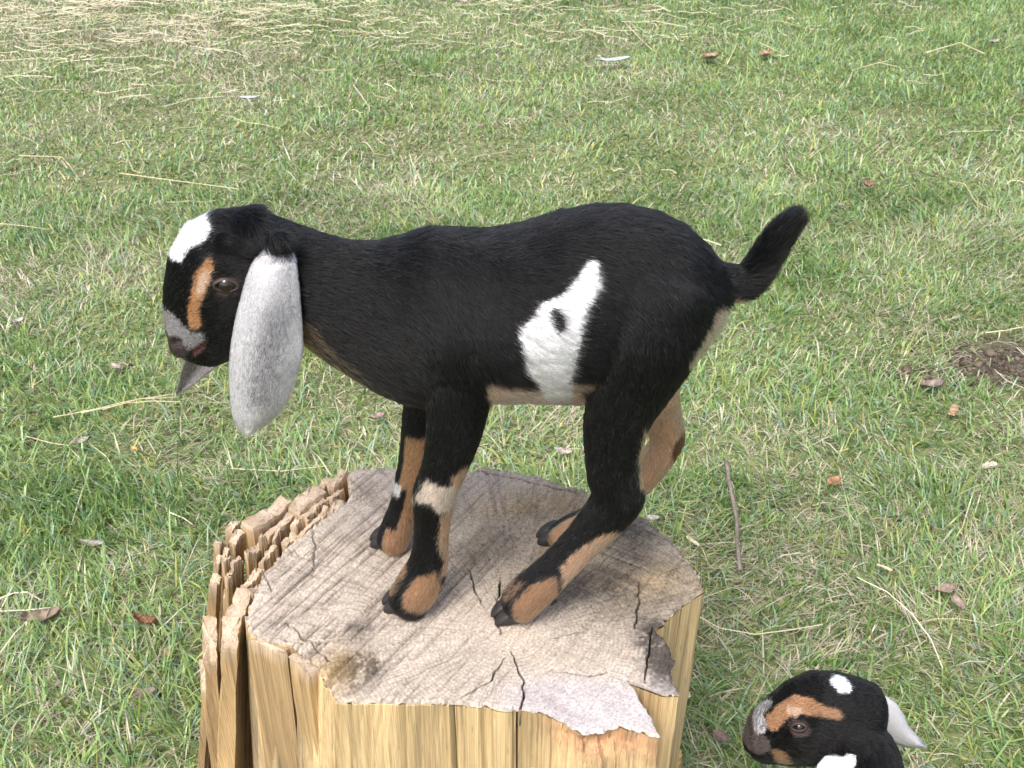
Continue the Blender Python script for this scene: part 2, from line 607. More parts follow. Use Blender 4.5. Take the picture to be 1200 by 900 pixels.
CRACKS = [([(586, 678), (584, 700), (580, 718), (587, 742)], 0.0016, 0.02),
          ([(598, 762), (606, 778), (614, 800), (611, 826), (604, 862)], 0.0014, 0.02),
          ([(551, 668), (556, 690), (567, 712)], 0.0011, 0.012),
          ([(591, 770), (576, 797), (540, 818)], 0.0010, 0.01),
          ([(749, 680), (748, 705), (744, 738)], 0.0013, 0.014),
          ([(765, 735), (760, 765), (755, 800)], 0.0013, 0.016),
          ([(646, 748), (690, 738), (682, 733)], 0.0007, 0.006),
          ([(652, 786), (690, 792), (712, 788)], 0.0008, 0.008),
          ([(366, 622), (369, 645), (367, 676)], 0.0009, 0.006),
          ([(336, 640), (350, 650), (368, 655)], 0.0008, 0.006),
          ([(310, 672), (317, 690), (319, 700)], 0.0008, 0.006),
          ([(335, 729), (362, 752), (386, 776)], 0.0009, 0.008),
          ([(560, 551), (600, 560), (650, 572), (690, 579)], 0.0016, 0.012)]

def top_colour(x, y):
    d0 = np.hypot(x - PITH[0], y - PITH[1])
    pale = np.array([0.465, 0.398, 0.33])
    c = np.repeat(pale[None], len(x), 0)
    # weathered grey towards the back and the right
    def blob(u, v, rx, ry=None):
        p = PZ(u, v, H)
        return np.exp(-(((x - p[0]) / rx) ** 2 + ((y - p[1]) / (ry or rx)) ** 2))
    grey = np.clip(1.0 * blob(700, 630, 0.14, 0.11) + 0.75 * blob(600, 650, 0.10, 0.08) + 0.6 * blob(760, 700, 0.07), 0, 1) + 0.18 * fbm2(x, y, 14, 5)
    grey = np.clip(grey, 0, 1)[:, None]
    c = c * (1 - grey) + np.array([0.27, 0.228, 0.178]) * grey
    dark = np.clip(1.1 * blob(405, 790, 0.022, 0.022) + 0.8 * blob(428, 778, 0.016) + 1.3 * blob(783, 790, 0.022, 0.05) + 1.1 * blob(772, 750, 0.022)
                   + 0.32 * blob(545, 640, 0.05, 0.03) + 0.5 * blob(700, 690, 0.05, 0.035) + 0.4 * blob(640, 595, 0.06, 0.02) + 0.5 * blob(420, 735, 0.02)
                   + 0.5 * blob(745, 625, 0.04, 0.03) + 0.35 * blob(660, 655, 0.03), 0, 1) \
        * np.clip(1.05 + 1.1 * fbm2(x, y, 55, 8) + .5 * noise2(x, y, 330, 7), 0.1, 1.6)
    dark = np.clip(dark, 0, 0.92)[:, None]
    c = c * (1 - dark) + np.array([0.06, 0.05, 0.042]) * dark
    yel = np.clip(0.6 * blob(385, 785, 0.03) + 0.35 * blob(620, 590, 0.09, 0.03) + 0.4 * blob(770, 680, 0.05, 0.03), 0, 1)[:, None] * (0.7 + 0.5 * fbm2(x, y, 60, 3))[:, None].clip(0, 1.2)
    c = c * (1 - yel) + np.array([0.52, 0.36, 0.16]) * yel
    wht = sstep(.05, 1.05, 1.2 * blob(705, 835, 0.085, 0.045) + 0.35 * blob(640, 815, 0.05, 0.03) + .15 * fbm2(x, y, 30, 6))[:, None]
    c = c * (1 - wht) + np.array([0.435, 0.395, 0.39]) * wht
    # rings of growth, then blotches
    rr = d0 + 0.006 * fbm2(x, y, 9, 17)
    rings = np.sin(rr / 0.0042 * 2 * math.pi) * 0.5 + 0.5
    c = c * (1 - 0.16 * (rings ** 2) * (1 - 0.6 * wht[:, 0]))[:, None]
    c = c * (1 + 0.16 * fbm2(x, y, 30, 77))[:, None]
    # saw marks
    p0, p1 = PZ(310, 680, H)[:2], PZ(430, 580, H)[:2]
    dirn = nrm(p1 - p0)
    perp = np.array([-dirn[1], dirn[0]])
    s = x * perp[0] + y * perp[1]
    a = x * dirn[0] + y * dirn[1]
    saw = noise3(np.stack([s * 330, a * 13, np.zeros_like(s)], 1), 55) + 0.6 * noise3(np.stack([s * 520, a * 40, np.zeros_like(s)], 1), 56)
    cross = noise3(np.stack([a * 300, s * 14, np.zeros_like(s)], 1), 57)
    left = np.clip(1.15 * blob(380, 660, 0.14, 0.16) + 0.3, 0, 1)
    right = blob(720, 640, 0.10, 0.09)
    nw = 1 - .85 * wht[:, 0]
    c = c * (1 - nw * (0.62 * np.clip(-saw - .05, 0, 1.2) * left + 0.5 * np.clip(-cross, 0, 1) * right))[:, None]
    ang = np.arctan2(y - PITH[1], x - PITH[0])
    rays = noise3(np.stack([ang * 70, d0 * 25, np.zeros_like(s)], 1), 58) + .5 * noise3(np.stack([ang * 170, d0 * 60, np.zeros_like(s)], 1), 59)
    c = c * (1 - nw * .30 * np.clip(rays, 0, 1.3) * sstep(.02, .07, d0))[:, None]
    pores = noise3(np.stack([x * 620, y * 620, np.zeros_like(s)], 1), 60)
    c = c * (1 - nw * .45 * sstep(.35, .75, pores) * (.45 + .55 * grey[:, 0]))[:, None]
    lines = sstep(.55, .8, noise3(np.stack([a * 190 + 1.5 * noise3(np.stack([s * 60, a * 60, s * 0], 1), 3), s * 9, np.zeros_like(s)], 1), 61)) * wht[:, 0]
    c = c * (1 - .12 * lines)[:, None]
    h = 0.0024 * saw * left + 0.0010 * cross * right + 0.0006 * fbm2(x, y, 150, 12)
    return np.clip(c, 0.01, 0.9), h

def make_stump():
    root = empty('log_stump', (float(PITH[0]), float(PITH[1]), 0.0))
    tag(root, 'upright sawn log with cracked weathered top and splintered side, the kid standing on it', 'log')
    NT, NR = 1500, 210
    th = np.arange(NT) / NT * 2 * math.pi
    # outline radius by ray casting from the pith
    poly = STUMP - PITH
    R = np.zeros(NT)
    for k, t in enumerate(th):
        d = np.array([math.cos(t), math.sin(t)])
        best = 0
        for i in range(len(poly)):
            a, b = poly[i], poly[(i + 1) % len(poly)]
            e = b - a
            den = d[0] * e[1] - d[1] * e[0]
            if abs(den) < 1e-12:
                continue
            tt = (a[0] * e[1] - a[1] * e[0]) / den
            ss = (a[0] * d[1] - a[1] * d[0]) / den
            if 0 <= ss <= 1 and tt > best:
                best = tt
        R[k] = best
    ct, st = np.cos(th), np.sin(th)
    arc = np.cumsum(np.hypot(np.diff(R * ct, append=R[0] * ct[0]), np.diff(R * st, append=R[0] * st[0])))
    R = R + 0.0016 * noise3(np.stack([arc * 160, th * 0, th * 0], 1), 4) + 0.0012 * noise3(np.stack([arc * 420, th * 0, th * 0], 1), 5)
    sr = np.linspace(0, 1, NR + 1)[1:] ** 0.9
    rings, cols = [], []
    X = PITH[0] + sr[:, None] * R[None] * ct
    Y = PITH[1] + sr[:, None] * R[None] * st
    fx, fy = X.ravel(), Y.ravel()
    c, h = top_colour(fx, fy)
    z = H + h + 0.0015 * fbm2(fx, fy, 12, 2)
    for pts, w, dep in CRACKS:
        pl = px_line(pts)
        jx = fx + 0.0016 * noise2(fx, fy, 160, 66)
        d = seg_dist(jx, fy + 0.0016 * noise2(fx, fy, 160, 67), pl)
        e = np.minimum(np.hypot(fx - pl[0][0], fy - pl[0][1]), np.hypot(fx - pl[-1][0], fy - pl[-1][1]))
        wl_ = w * 0.45 * (0.45 + 0.55 * sstep(0, .012, e))
        k = 1 - sstep(wl_ * 0.6, wl_ * 1.3 + .0003, d)
        z = z - dep * k
        c = c * (1 - 0.35 * (1 - sstep(wl_, wl_ + .0012, d)))[:, None]
    # broken ledge: sinks a little towards its tip; worn rim drops at the edge
    edge = np.repeat(sr, NT)
    z = z - 0.003 * sstep(0.975, 1.0, edge) * (1 + noise2(fx, fy, 200, 19))
    p = PZ(700, 825, H)
    # split-off flake on the front left: an arc-shaped groove lets the slab stand apart
    top = np.stack([fx, fy, z], 1)
    # sides
    NZ = 90
    zz = np.concatenate([np.linspace(0, 0.06, 30)[1:], np.linspace(0.06, H + 0.03, NZ - 29)[1:]])
    SX = []
    SC = []
    fibre = noise3(np.stack([arc * 230, th * 0, th * 0], 1), 14) * 0.6 + noise3(np.stack([arc * 90, th * 0, th * 0], 1), 15)
    leftness = sstep(0.05, 0.2, -(R * ct))                     # the left flares out towards the ground
    Rs = R.copy()
    fiss = np.zeros(NT)
    for (u, v, w, dep) in ((378, 795, .0012, .03), (470, 822, .0005, .004), (530, 823, .0008, .012), (606, 829, .0005, .008), (410, 821, .0005, .003), (345, 757, .0010, .01)):
        q = PZ(u, v, H)[:2] - PITH
        a0 = math.atan2(q[1], q[0]) % (2 * math.pi)
        da = np.abs((th - a0 + math.pi) % (2 * math.pi) - math.pi) * np.hypot(*q)
        fiss = np.maximum(fiss, dep * (1 - sstep(w * .9, w * 2.2, da)))
    # right-hand facets shrink slowly inwards; deep notches fill out lower down
    Rsm = np.copy(R)
    for _ in range(60):
        Rsm = (np.roll(Rsm, 1) + Rsm + np.roll(Rsm, -1)) / 3
    # torn patch below the broken ledge
    q = PZ(715, 862, H)[:2] - PITH
    a_t = math.atan2(q[1], q[0]) % (2 * math.pi)
    dt = np.abs((th - a_t + math.pi) % (2 * math.pi) - math.pi)
    sapwood = np.array([0.52, 0.385, 0.205])
    for dz in zz:
        k = sstep(0.03, 0.3, np.full(NT, dz))
        r = R * (1 - 0.25 * k) + Rsm * 0.25 * k
        r = r + leftness * 0.10 * dz - 0.02 * dz * (ct > 0) * ct
        grain = noise3(np.stack([arc * 300 + 2.0 * noise3(np.stack([arc * 20, th * 0 + dz * 14, th * 0], 1), 71), th * 0 + dz * 7, th * 0], 1), 72)
        r = r + 0.0008 * fibre + 0.0008 * grain - fiss * min(1, dz / 0.004)
        torn = np.exp(-(dt / 0.30) ** 2) * math.exp(-((dz - 0.018) / 0.022) ** 2)
        lump = fbm2(arc, np.full(NT, dz), 55, 33)
        r = r - torn * (0.006 + 0.008 * lump)
        SX.append(np.stack([PITH[0] + r * ct, PITH[1] + r * st, np.full(NT, H - dz) - 0.003 * (dz < 0.004)], 1))
        cc = np.repeat(sapwood[None], NT, 0)
        cc = cc * (1 + 0.16 * noise3(np.stack([arc * 60, th * 0 + dz * 2, th * 0], 1), 81) + 0.16 * grain)[:, None]
        stripe = sstep(0.25, 0.6, noise3(np.stack([arc * 75, th * 0 + dz * 2.5, th * 0], 1), 82))[:, None]
        cc = cc * (1 - 0.3 * stripe) + np.array([0.30, 0.19, 0.08]) * 0.3 * stripe
        # weathered grey-brown slab on the front left
        qg = PZ(325, 752, H)[:2] - PITH
        ag = math.atan2(qg[1], qg[0]) % (2 * math.pi)
        dg = np.abs((th - ag + math.pi) % (2 * math.pi) - math.pi)
        gk = (np.exp(-(dg / 0.13) ** 4) * (0.45 + 0.7 * noise3(np.stack([arc * 240, th * 0 + dz * 6, th * 0], 1), 83))).clip(0, 1)[:, None]
        cc = cc * (1 - gk) + np.array([0.25, 0.19, 0.12]) * gk
        cc = cc * (1 - .5 * np.clip(fiss / .008, 0, 1))[:, None]
        tk = np.clip(torn * 1.2, 0, 1)[:, None]
        cc = cc * (1 - tk) + (np.array([0.44, 0.25, 0.14]) * (1 + 0.6 * lump)[:, None]) * tk
        wt = np.exp(-((np.abs((th - 4.35 + math.pi) % (2 * math.pi) - math.pi)) / 0.25) ** 2)[:, None]
        SC.append(np.clip(cc, 0.01, 0.9))
    nside = len(zz)
    side = np.concatenate(SX)
    verts = np.concatenate([[[PITH[0], PITH[1], H]], top, side])
    cols = np.concatenate([c[:1], c, np.concatenate(SC)])
    i = np.arange(NT)
    tri = np.stack([np.zeros(NT, int), 1 + i, 1 + (i + 1) % NT], 1)
    q = []
    for k in range(NR + nside - 1):
        a, b = 1 + k * NT, 1 + (k + 1) * NT
        q.append(np.stack([a + i, b + i, b + (i + 1) % NT, a + (i + 1) % NT], 1))
    q = np.concatenate(q)
    me = mesh_np('log', verts, [tri, q])
    set_col(me, cols)
    me.materials.append(M_WOOD)
    me.materials.append(M_SPLIT)
    mi = np.zeros(len(me.polygons), np.int32)
    mi[len(tri) + (NR - 1) * NT:] = 1
    me.polygons.foreach_set('material_index', mi)
    o = link('log', me, root)
    return root

stump = make_stump()

def splinter(root, u, v, length, width, ang=None, drop=0.0, z_low=0.0, tilt=0.0, slope=0.0, flare=0.0, grey=0.5, seed=0, pts=None):
    """a split-off slab standing on end: rough prism with a broken top. length along the ring, width across (metres)"""
    r = np.random.default_rng(seed)
    c = PZ(u, v, H - drop)
    d = nrm(PZ(360, 590, H)[:2] - PZ(300, 640, H)[:2]) if ang is None else np.array([math.cos(ang), math.sin(ang)])
    p = np.array([-d[1], d[0]])
    na = 9
    outline = []
    for k in range(na):
        outline.append((-0.5 + k / (na - 1), -0.5 + r.uniform(-0.05, 0.05)))
    outline.append((0.5 + r.uniform(-.03, .03), 0.0))
    for k in range(na):
        outline.append((0.5 - k / (na - 1), 0.5 + r.uniform(-0.05, 0.05)))
    outline.append((-0.5 + r.uniform(-.03, .03), 0.0))
    ol = np.array(outline)
    n = len(ol)
    # fibres break off at different heights: steps along the slab, higher on one face
    steps = np.cumsum(r.normal(0, .0022, 5)) ; steps -= steps.mean()
    topz = c[2] + slope * ol[:, 0] * length + r.uniform(-.35, .35) * ol[:, 1] * width + steps[np.clip(((ol[:, 0] + .5) * 5).astype(int), 0, 4)] + r.normal(0, 0.0009, n)
    rings = []
    levels = [0.0, 0.004, 0.02, 0.06, 0.12, 0.2, 0.3, 0.4, 0.52]
    cols = []
    for li, dz in enumerate(levels):
        s = 1.0 if li else 0.95
        w = width * (1 + 0.12 * r.normal() * (li > 1))
        xy = c[:2] + (ol[:, 0] * length * s)[:, None] * d + (ol[:, 1] * w * s + 0.0004 * r.normal(0, 1, n))[:, None] * p
        out = nrm(c[:2] - PITH)
        xy = xy + out * (flare * dz) + d * tilt * dz
        zz = np.maximum(topz - dz, z_low - 0.01) if li else topz
        rings.append(np.concatenate([xy, zz[:, None]], 1))
        base = np.array([0.44, 0.30, 0.15]) * (1 + r.normal(0, 0.12, n))[:, None]
        gk = grey * (1 if li else 0.2)
        base = base * (1 - 0.45 * gk) + np.array([0.24, 0.17, 0.10]) * 0.45 * gk
        if li < 2:
            base = base * 0.4 + np.array([0.48, 0.38, 0.29]) * 0.6
        cols.append(base)
        if (topz - dz).max() < z_low:
            break
    vv, q, t = loft_rings(rings)
    col = np.concatenate(cols + [[[0.58, 0.46, 0.35]], [[0.3, 0.2, 0.1]]])
    me = mesh_np('splinter', vv, [q, t], smooth=False)
    set_col(me, np.clip(col, 0.02, 0.9))
    return link('splinter', me, root, M_SPLIT)

SPL = [  # u, v, length, width, drop, flare, grey
    (314, 601, .068, .018, .004, 0, .2), (361, 583, .050, .018, .000, 0, .5), (395, 561, .028, .011, -.002, 0, .3), (380, 566, .018, .012, .004, 0, .6),
    (328, 615, .048, .010, .012, 0, .1), (369, 595, .042, .010, .006, 0, .1), (393, 579, .022, .010, .004, 0, .1),
    (339, 632, .020, .009, .012, 0, .1), (376, 604, .022, .008, .004, 0, .1), (361, 618, .034, .008, .006, 0, .1), (392, 594, .026, .009, .003, 0, .2),
    (304, 641, .026, .010, .016, .05, .2), (314, 649, .026, .009, .016, .05, .2), (348, 610, .016, .009, .008, 0, .0),
    (300, 672, .018, .011, .004, .08, .2), (291, 683, .014, .010, .008, .08, .2)]
rs = np.random.default_rng(77)
for k in range(16):                      # thin slivers between the slabs
    f = rs.uniform(0, 1)
    u_, v_ = 262 + 130 * f + rs.normal(0, 4), 668 - 92 * f + rs.normal(0, 5)
    SPL.append((u_, v_, rs.uniform(.007, .016), rs.uniform(.003, .005), rs.uniform(-.004, .022), .12 * (1 - f), rs.uniform(0, .8)))
for k, (u, v, L, W, dr, fl, gr) in enumerate(SPL):
    splinter(stump, u, v, L, W, drop=dr, flare=fl, grey=gr, seed=100 + k, slope=0.05 * ((k % 3) - 1))
a_ = math.radians(62)
o0, o1 = PZ(345, 757, H)[:2], PZ(376, 792, H)[:2]
aF = math.atan2(*(o1 - o0)[::-1])
splinter(stump, 356, 776, .040, .012, drop=.002, grey=.0, seed=221, ang=aF, slope=0.05)
splinter(stump, 316, 756, .042, .008, drop=.006, flare=.03, grey=.9, seed=222, ang=math.radians(-16), slope=0.0)
splinter(stump, 301, 690, .020, .008, drop=.003, flare=.08, grey=.2, seed=223, ang=math.radians(60))
splinter(stump, 267, 690, .016, .006, drop=.030, flare=.18, grey=.6, seed=224, ang=a_ if False else math.radians(75), slope=.8)
splinter(stump, 256, 655, .008, .006, drop=.018, flare=.22, grey=.9, seed=225, ang=math.radians(70), slope=.8)
splinter(stump, 240, 790, .020, .010, drop=.10, flare=.06, grey=.8, seed=226, ang=math.radians(100), slope=.9)
splinter(stump, 273, 615, .016, .010, drop=.004, flare=.20, grey=.9, seed=201, ang=a_, slope=0.4)
splinter(stump, 277, 628, .018, .011, drop=.010, flare=.20, grey=.3, seed=202, ang=a_, slope=0.3)
splinter(stump, 258, 636, .010, .010, drop=.010, flare=.20, grey=1.0, seed=203, ang=a_)
splinter(stump, 264, 648, .010, .007, drop=.012, flare=.22, grey=1.0, seed=207, ang=a_)
splinter(stump, 252, 680, .014, .010, drop=.020, flare=.22, grey=1.0, seed=204, ang=math.radians(80), slope=0.6)
splinter(stump, 246, 748, .045, .014, drop=.055, flare=.10, grey=.8, seed=205, ang=math.radians(100), slope=0.5)
splinter(stump, 279, 712, .050, .018, drop=.004, flare=.16, grey=.0, seed=206, ang=math.radians(84), slope=0.1)
splinter(stump, 270, 742, .030, .016, drop=.012, flare=.16, grey=.1, seed=208, ang=math.radians(95), slope=0.2)

# ------------------------------------------------------------------ goats
YC = 0.855
BLACK = np.array([0.0020, 0.0020, 0.0026])
WHITE = np.array([0.74, 0.74, 0.76])
TAN = np.array([0.215, 0.122, 0.068])
LTAN = np.array([0.38, 0.235, 0.15])
CREAM = np.array([0.50, 0.36, 0.275])
BROWN = np.array([0.075, 0.036, 0.02])
GREY = np.array([0.45, 0.45, 0.48])
PINK = np.array([0.10, 0.042, 0.042])

class Body:
    """collects closed lofts, joins them into one skin and keeps the lie of the hair along each of them"""
    def __init__(self):
        self.v, self.q, self.t, self.n = [], [], [], 0
        self.seg = []              # (p0, p1, radius, hair direction, hair length)
    def loft(self, secs, hair=None, hl=0.01, n=28):
        """secs: (centre, e1, e2, a, b)"""
        rings = [ring(c, e1, e2, a, b, n) for c, e1, e2, a, b in secs]
        # rounded ends
        def cap_rings(c, e1, e2, a, b, t):
            r = min(a, b)
            return [ring(np.asarray(c) + t * r * math.sin(f) * 0.8, e1, e2, a * math.cos(f), b * math.cos(f), n) for f in (0.5, 0.95, 1.3)]
        t0 = nrm(np.asarray(secs[0][0]) - np.asarray(secs[1][0]))
        t1 = nrm(np.asarray(secs[-1][0]) - np.asarray(secs[-2][0]))
        rings = cap_rings(*secs[0], t0)[::-1] + rings + cap_rings(*secs[-1], t1)
        v, q, t = loft_rings(rings)
        self.v.append(v); self.q.append(q + self.n); self.t.append(t + self.n); self.n += len(v)
        for s0, s1 in zip(secs[:-1], secs[1:]):
            d = hair if hair is not None else nrm(np.asarray(s1[0]) - np.asarray(s0[0]))
            self.seg.append((np.asarray(s0[0]), np.asarray(s1[0]), (s0[3] + s0[4] + s1[3] + s1[4]) / 4, np.asarray(d, float), hl))
    def path(self, pts, side=np.array([0, 1.0, 0]), hair=None, hl=0.01, depth=1.0):
        """pts: (centre, in-plane half width, depth half width)"""
        P_ = [np.asarray(p[0]) for p in pts]
        secs = []
        for i, p in enumerate(pts):
            a = P_[max(i - 1, 0)]; b = P_[min(i + 1, len(P_) - 1)]
            t = nrm(b - a)
            e1 = nrm(np.cross(t, side))
            e2 = nrm(np.cross(e1, t))
            secs.append((P_[i], e1, e2, p[1], p[2]))
        # resample smoothly (Catmull-Rom) so that joints bend softly
        out = []
        for i in range(len(secs) - 1):
            s = [secs[max(i - 1, 0)], secs[i], secs[i + 1], secs[min(i + 2, len(secs) - 1)]]
            for f in (0.0, 0.34, 0.67):
                w = (-.5 * f + f * f - .5 * f ** 3, 1 - 2.5 * f * f + 1.5 * f ** 3, .5 * f + 2 * f * f - 1.5 * f ** 3, -.5 * f * f + .5 * f ** 3)
                vals = [sum(w[k] * np.asarray(s[k][j]) for k in range(4)) for j in range(5)]
                out.append((vals[0], nrm(vals[1]), nrm(vals[2]), float(vals[3]), float(vals[4])))
        out.append(secs[-1])
        self.loft(out, hair, hl)
    def skin(self, name, voxel=0.0028, smooth=5):
        me = mesh_np(name, np.concatenate(self.v), [np.concatenate(self.q), np.concatenate(self.t)])
        o = bpy.data.objects.new(name, me)
        COL.objects.link(o)
        r = o.modifiers.new('r', 'REMESH'); r.mode = 'VOXEL'; r.voxel_size = voxel; r.use_smooth_shade = True
        s = o.modifiers.new('s', 'SMOOTH'); s.factor = 0.5; s.iterations = smooth
        dg = bpy.context.evaluated_depsgraph_get()
        ev = o.evaluated_get(dg)
        m2 = bpy.data.meshes.new_from_object(ev)
        bpy.data.objects.remove(o)
        m2.name = name
        for p in m2.polygons:
            pass
        return m2

def mesh_arrays(me):
    n = len(me.vertices)
    v = np.zeros(n * 3); me.vertices.foreach_get('co', v); v = v.reshape(-1, 3)
    nn = np.zeros(n * 3, np.float32); me.vertex_normals.foreach_get('vector', nn); nn = nn.reshape(-1, 3).astype(float)
    me.calc_loop_triangles()
    t = np.zeros(len(me.loop_triangles) * 3, np.int32); me.loop_triangles.foreach_get('vertices', t)
    return v, nn, t.reshape(-1, 3)

def hair_field(seg, p, soft=0.012):
    W = 0; D = 0; Ls = 0
    for (a, b, r, d, hl) in seg:
        ab = b - a
        t = np.clip(((p - a) @ ab) / (ab @ ab + 1e-12), 0, 1)
        dist = np.linalg.norm(p - a - t[:, None] * ab, axis=1)
        w = np.exp(-np.clip(np.abs(dist - r * 0.9), 0, 0.3) / soft) + 1e-9
        W = W + w
        D = D + w[:, None] * d
        Ls = Ls + w * hl
    return nrm(D), Ls / W

def grow_fur(name, me, count, field, colour, parent, lift=0.42, rad=0.00024, seed=1, jitter=0.0016, wild=0.16, dens=None):
    r = np.random.default_rng(seed)
    v, nn, tri = mesh_arrays(me)
    a, b, c = v[tri[:, 0]], v[tri[:, 1]], v[tri[:, 2]]
    area = np.linalg.norm(np.cross(b - a, c - a), axis=1)
    if dens is not None:
        area = area * dens((a + b + c) / 3)
    k = r.choice(len(tri), count, p=area / area.sum())
    w = r.dirichlet((1, 1, 1), count)
    p = a[k] * w[:, :1] + b[k] * w[:, 1:2] + c[k] * w[:, 2:]
    n = nrm(nn[tri[k, 0]] * w[:, :1] + nn[tri[k, 1]] * w[:, 1:2] + nn[tri[k, 2]] * w[:, 2:])
    d, L = field(p)
    # uneven lie: slow swirls, small clumps, single hairs
    sw = np.stack([noise3(p * 28, 3), noise3(p * 28, 4), noise3(p * 28, 5)], 1) * 0.22
    cl = np.stack([noise3(p * 190, 6), noise3(p * 190, 7), noise3(p * 190, 8)], 1) * 0.22
    d = d + sw + cl + r.normal(0, wild, (count, 3))
    d = nrm(d - n * np.sum(d * n, 1, keepdims=True))
    L = L * r.uniform(0.65, 1.15, count)
    al = lift * r.uniform(0.5, 1.35, count)
    pts = []
    for s in (0.0, 0.3, 0.62, 1.0):
        pts.append(p + d * (L * s)[:, None] + n * (L * np.sin(al) * (s - 0.62 * s * s) * 1.25)[:, None] - n * (0.0006 * np.clip(L / .011, .15, 1) ** 1.5)[:, None])
    pos = np.stack(pts, 1).reshape(-1, 3)
    cols = colour(p + d * (L * .5)[:, None] + r.normal(0, jitter, p.shape), n)
    cols = cols * r.lognormal(0, 0.28, count)[:, None]
    dark = cols.max(1) < .02
    lite = dark & (r.uniform(0, 1, count) < .12)  # scattered paler hairs: highlights of the black coat put into the colour
    cols[lite] = np.array([.016, .0155, .018]) * r.uniform(.4, 1.6, (lite.sum(), 1))
    hc = bpy.data.hair_curves.new(name)
    hc.add_curves([4] * count)
    hc.attributes['position'].data.foreach_set('vector', pos.astype(np.float32).ravel())
    ra = hc.attributes.get('radius') or hc.attributes.new('radius', 'FLOAT', 'POINT')
    rr = np.tile(np.array([1.0, 0.9, 0.6, 0.1]) * rad, count).astype(np.float32)
    ra.data.foreach_set('value', rr)
    ca = hc.attributes.new('col', 'FLOAT_COLOR', 'CURVE')
    ca.data.foreach_set('color', np.concatenate([np.clip(cols, 0.002, 0.92), np.ones((count, 1))], 1).astype(np.float32).ravel())
    o = link('fur', hc, parent, M_FUR)
    return o

def pw(px, y):                      # pixels of the photograph to metres in plane y
    return px / FPX * (y * CP + 0.0) / 0.80

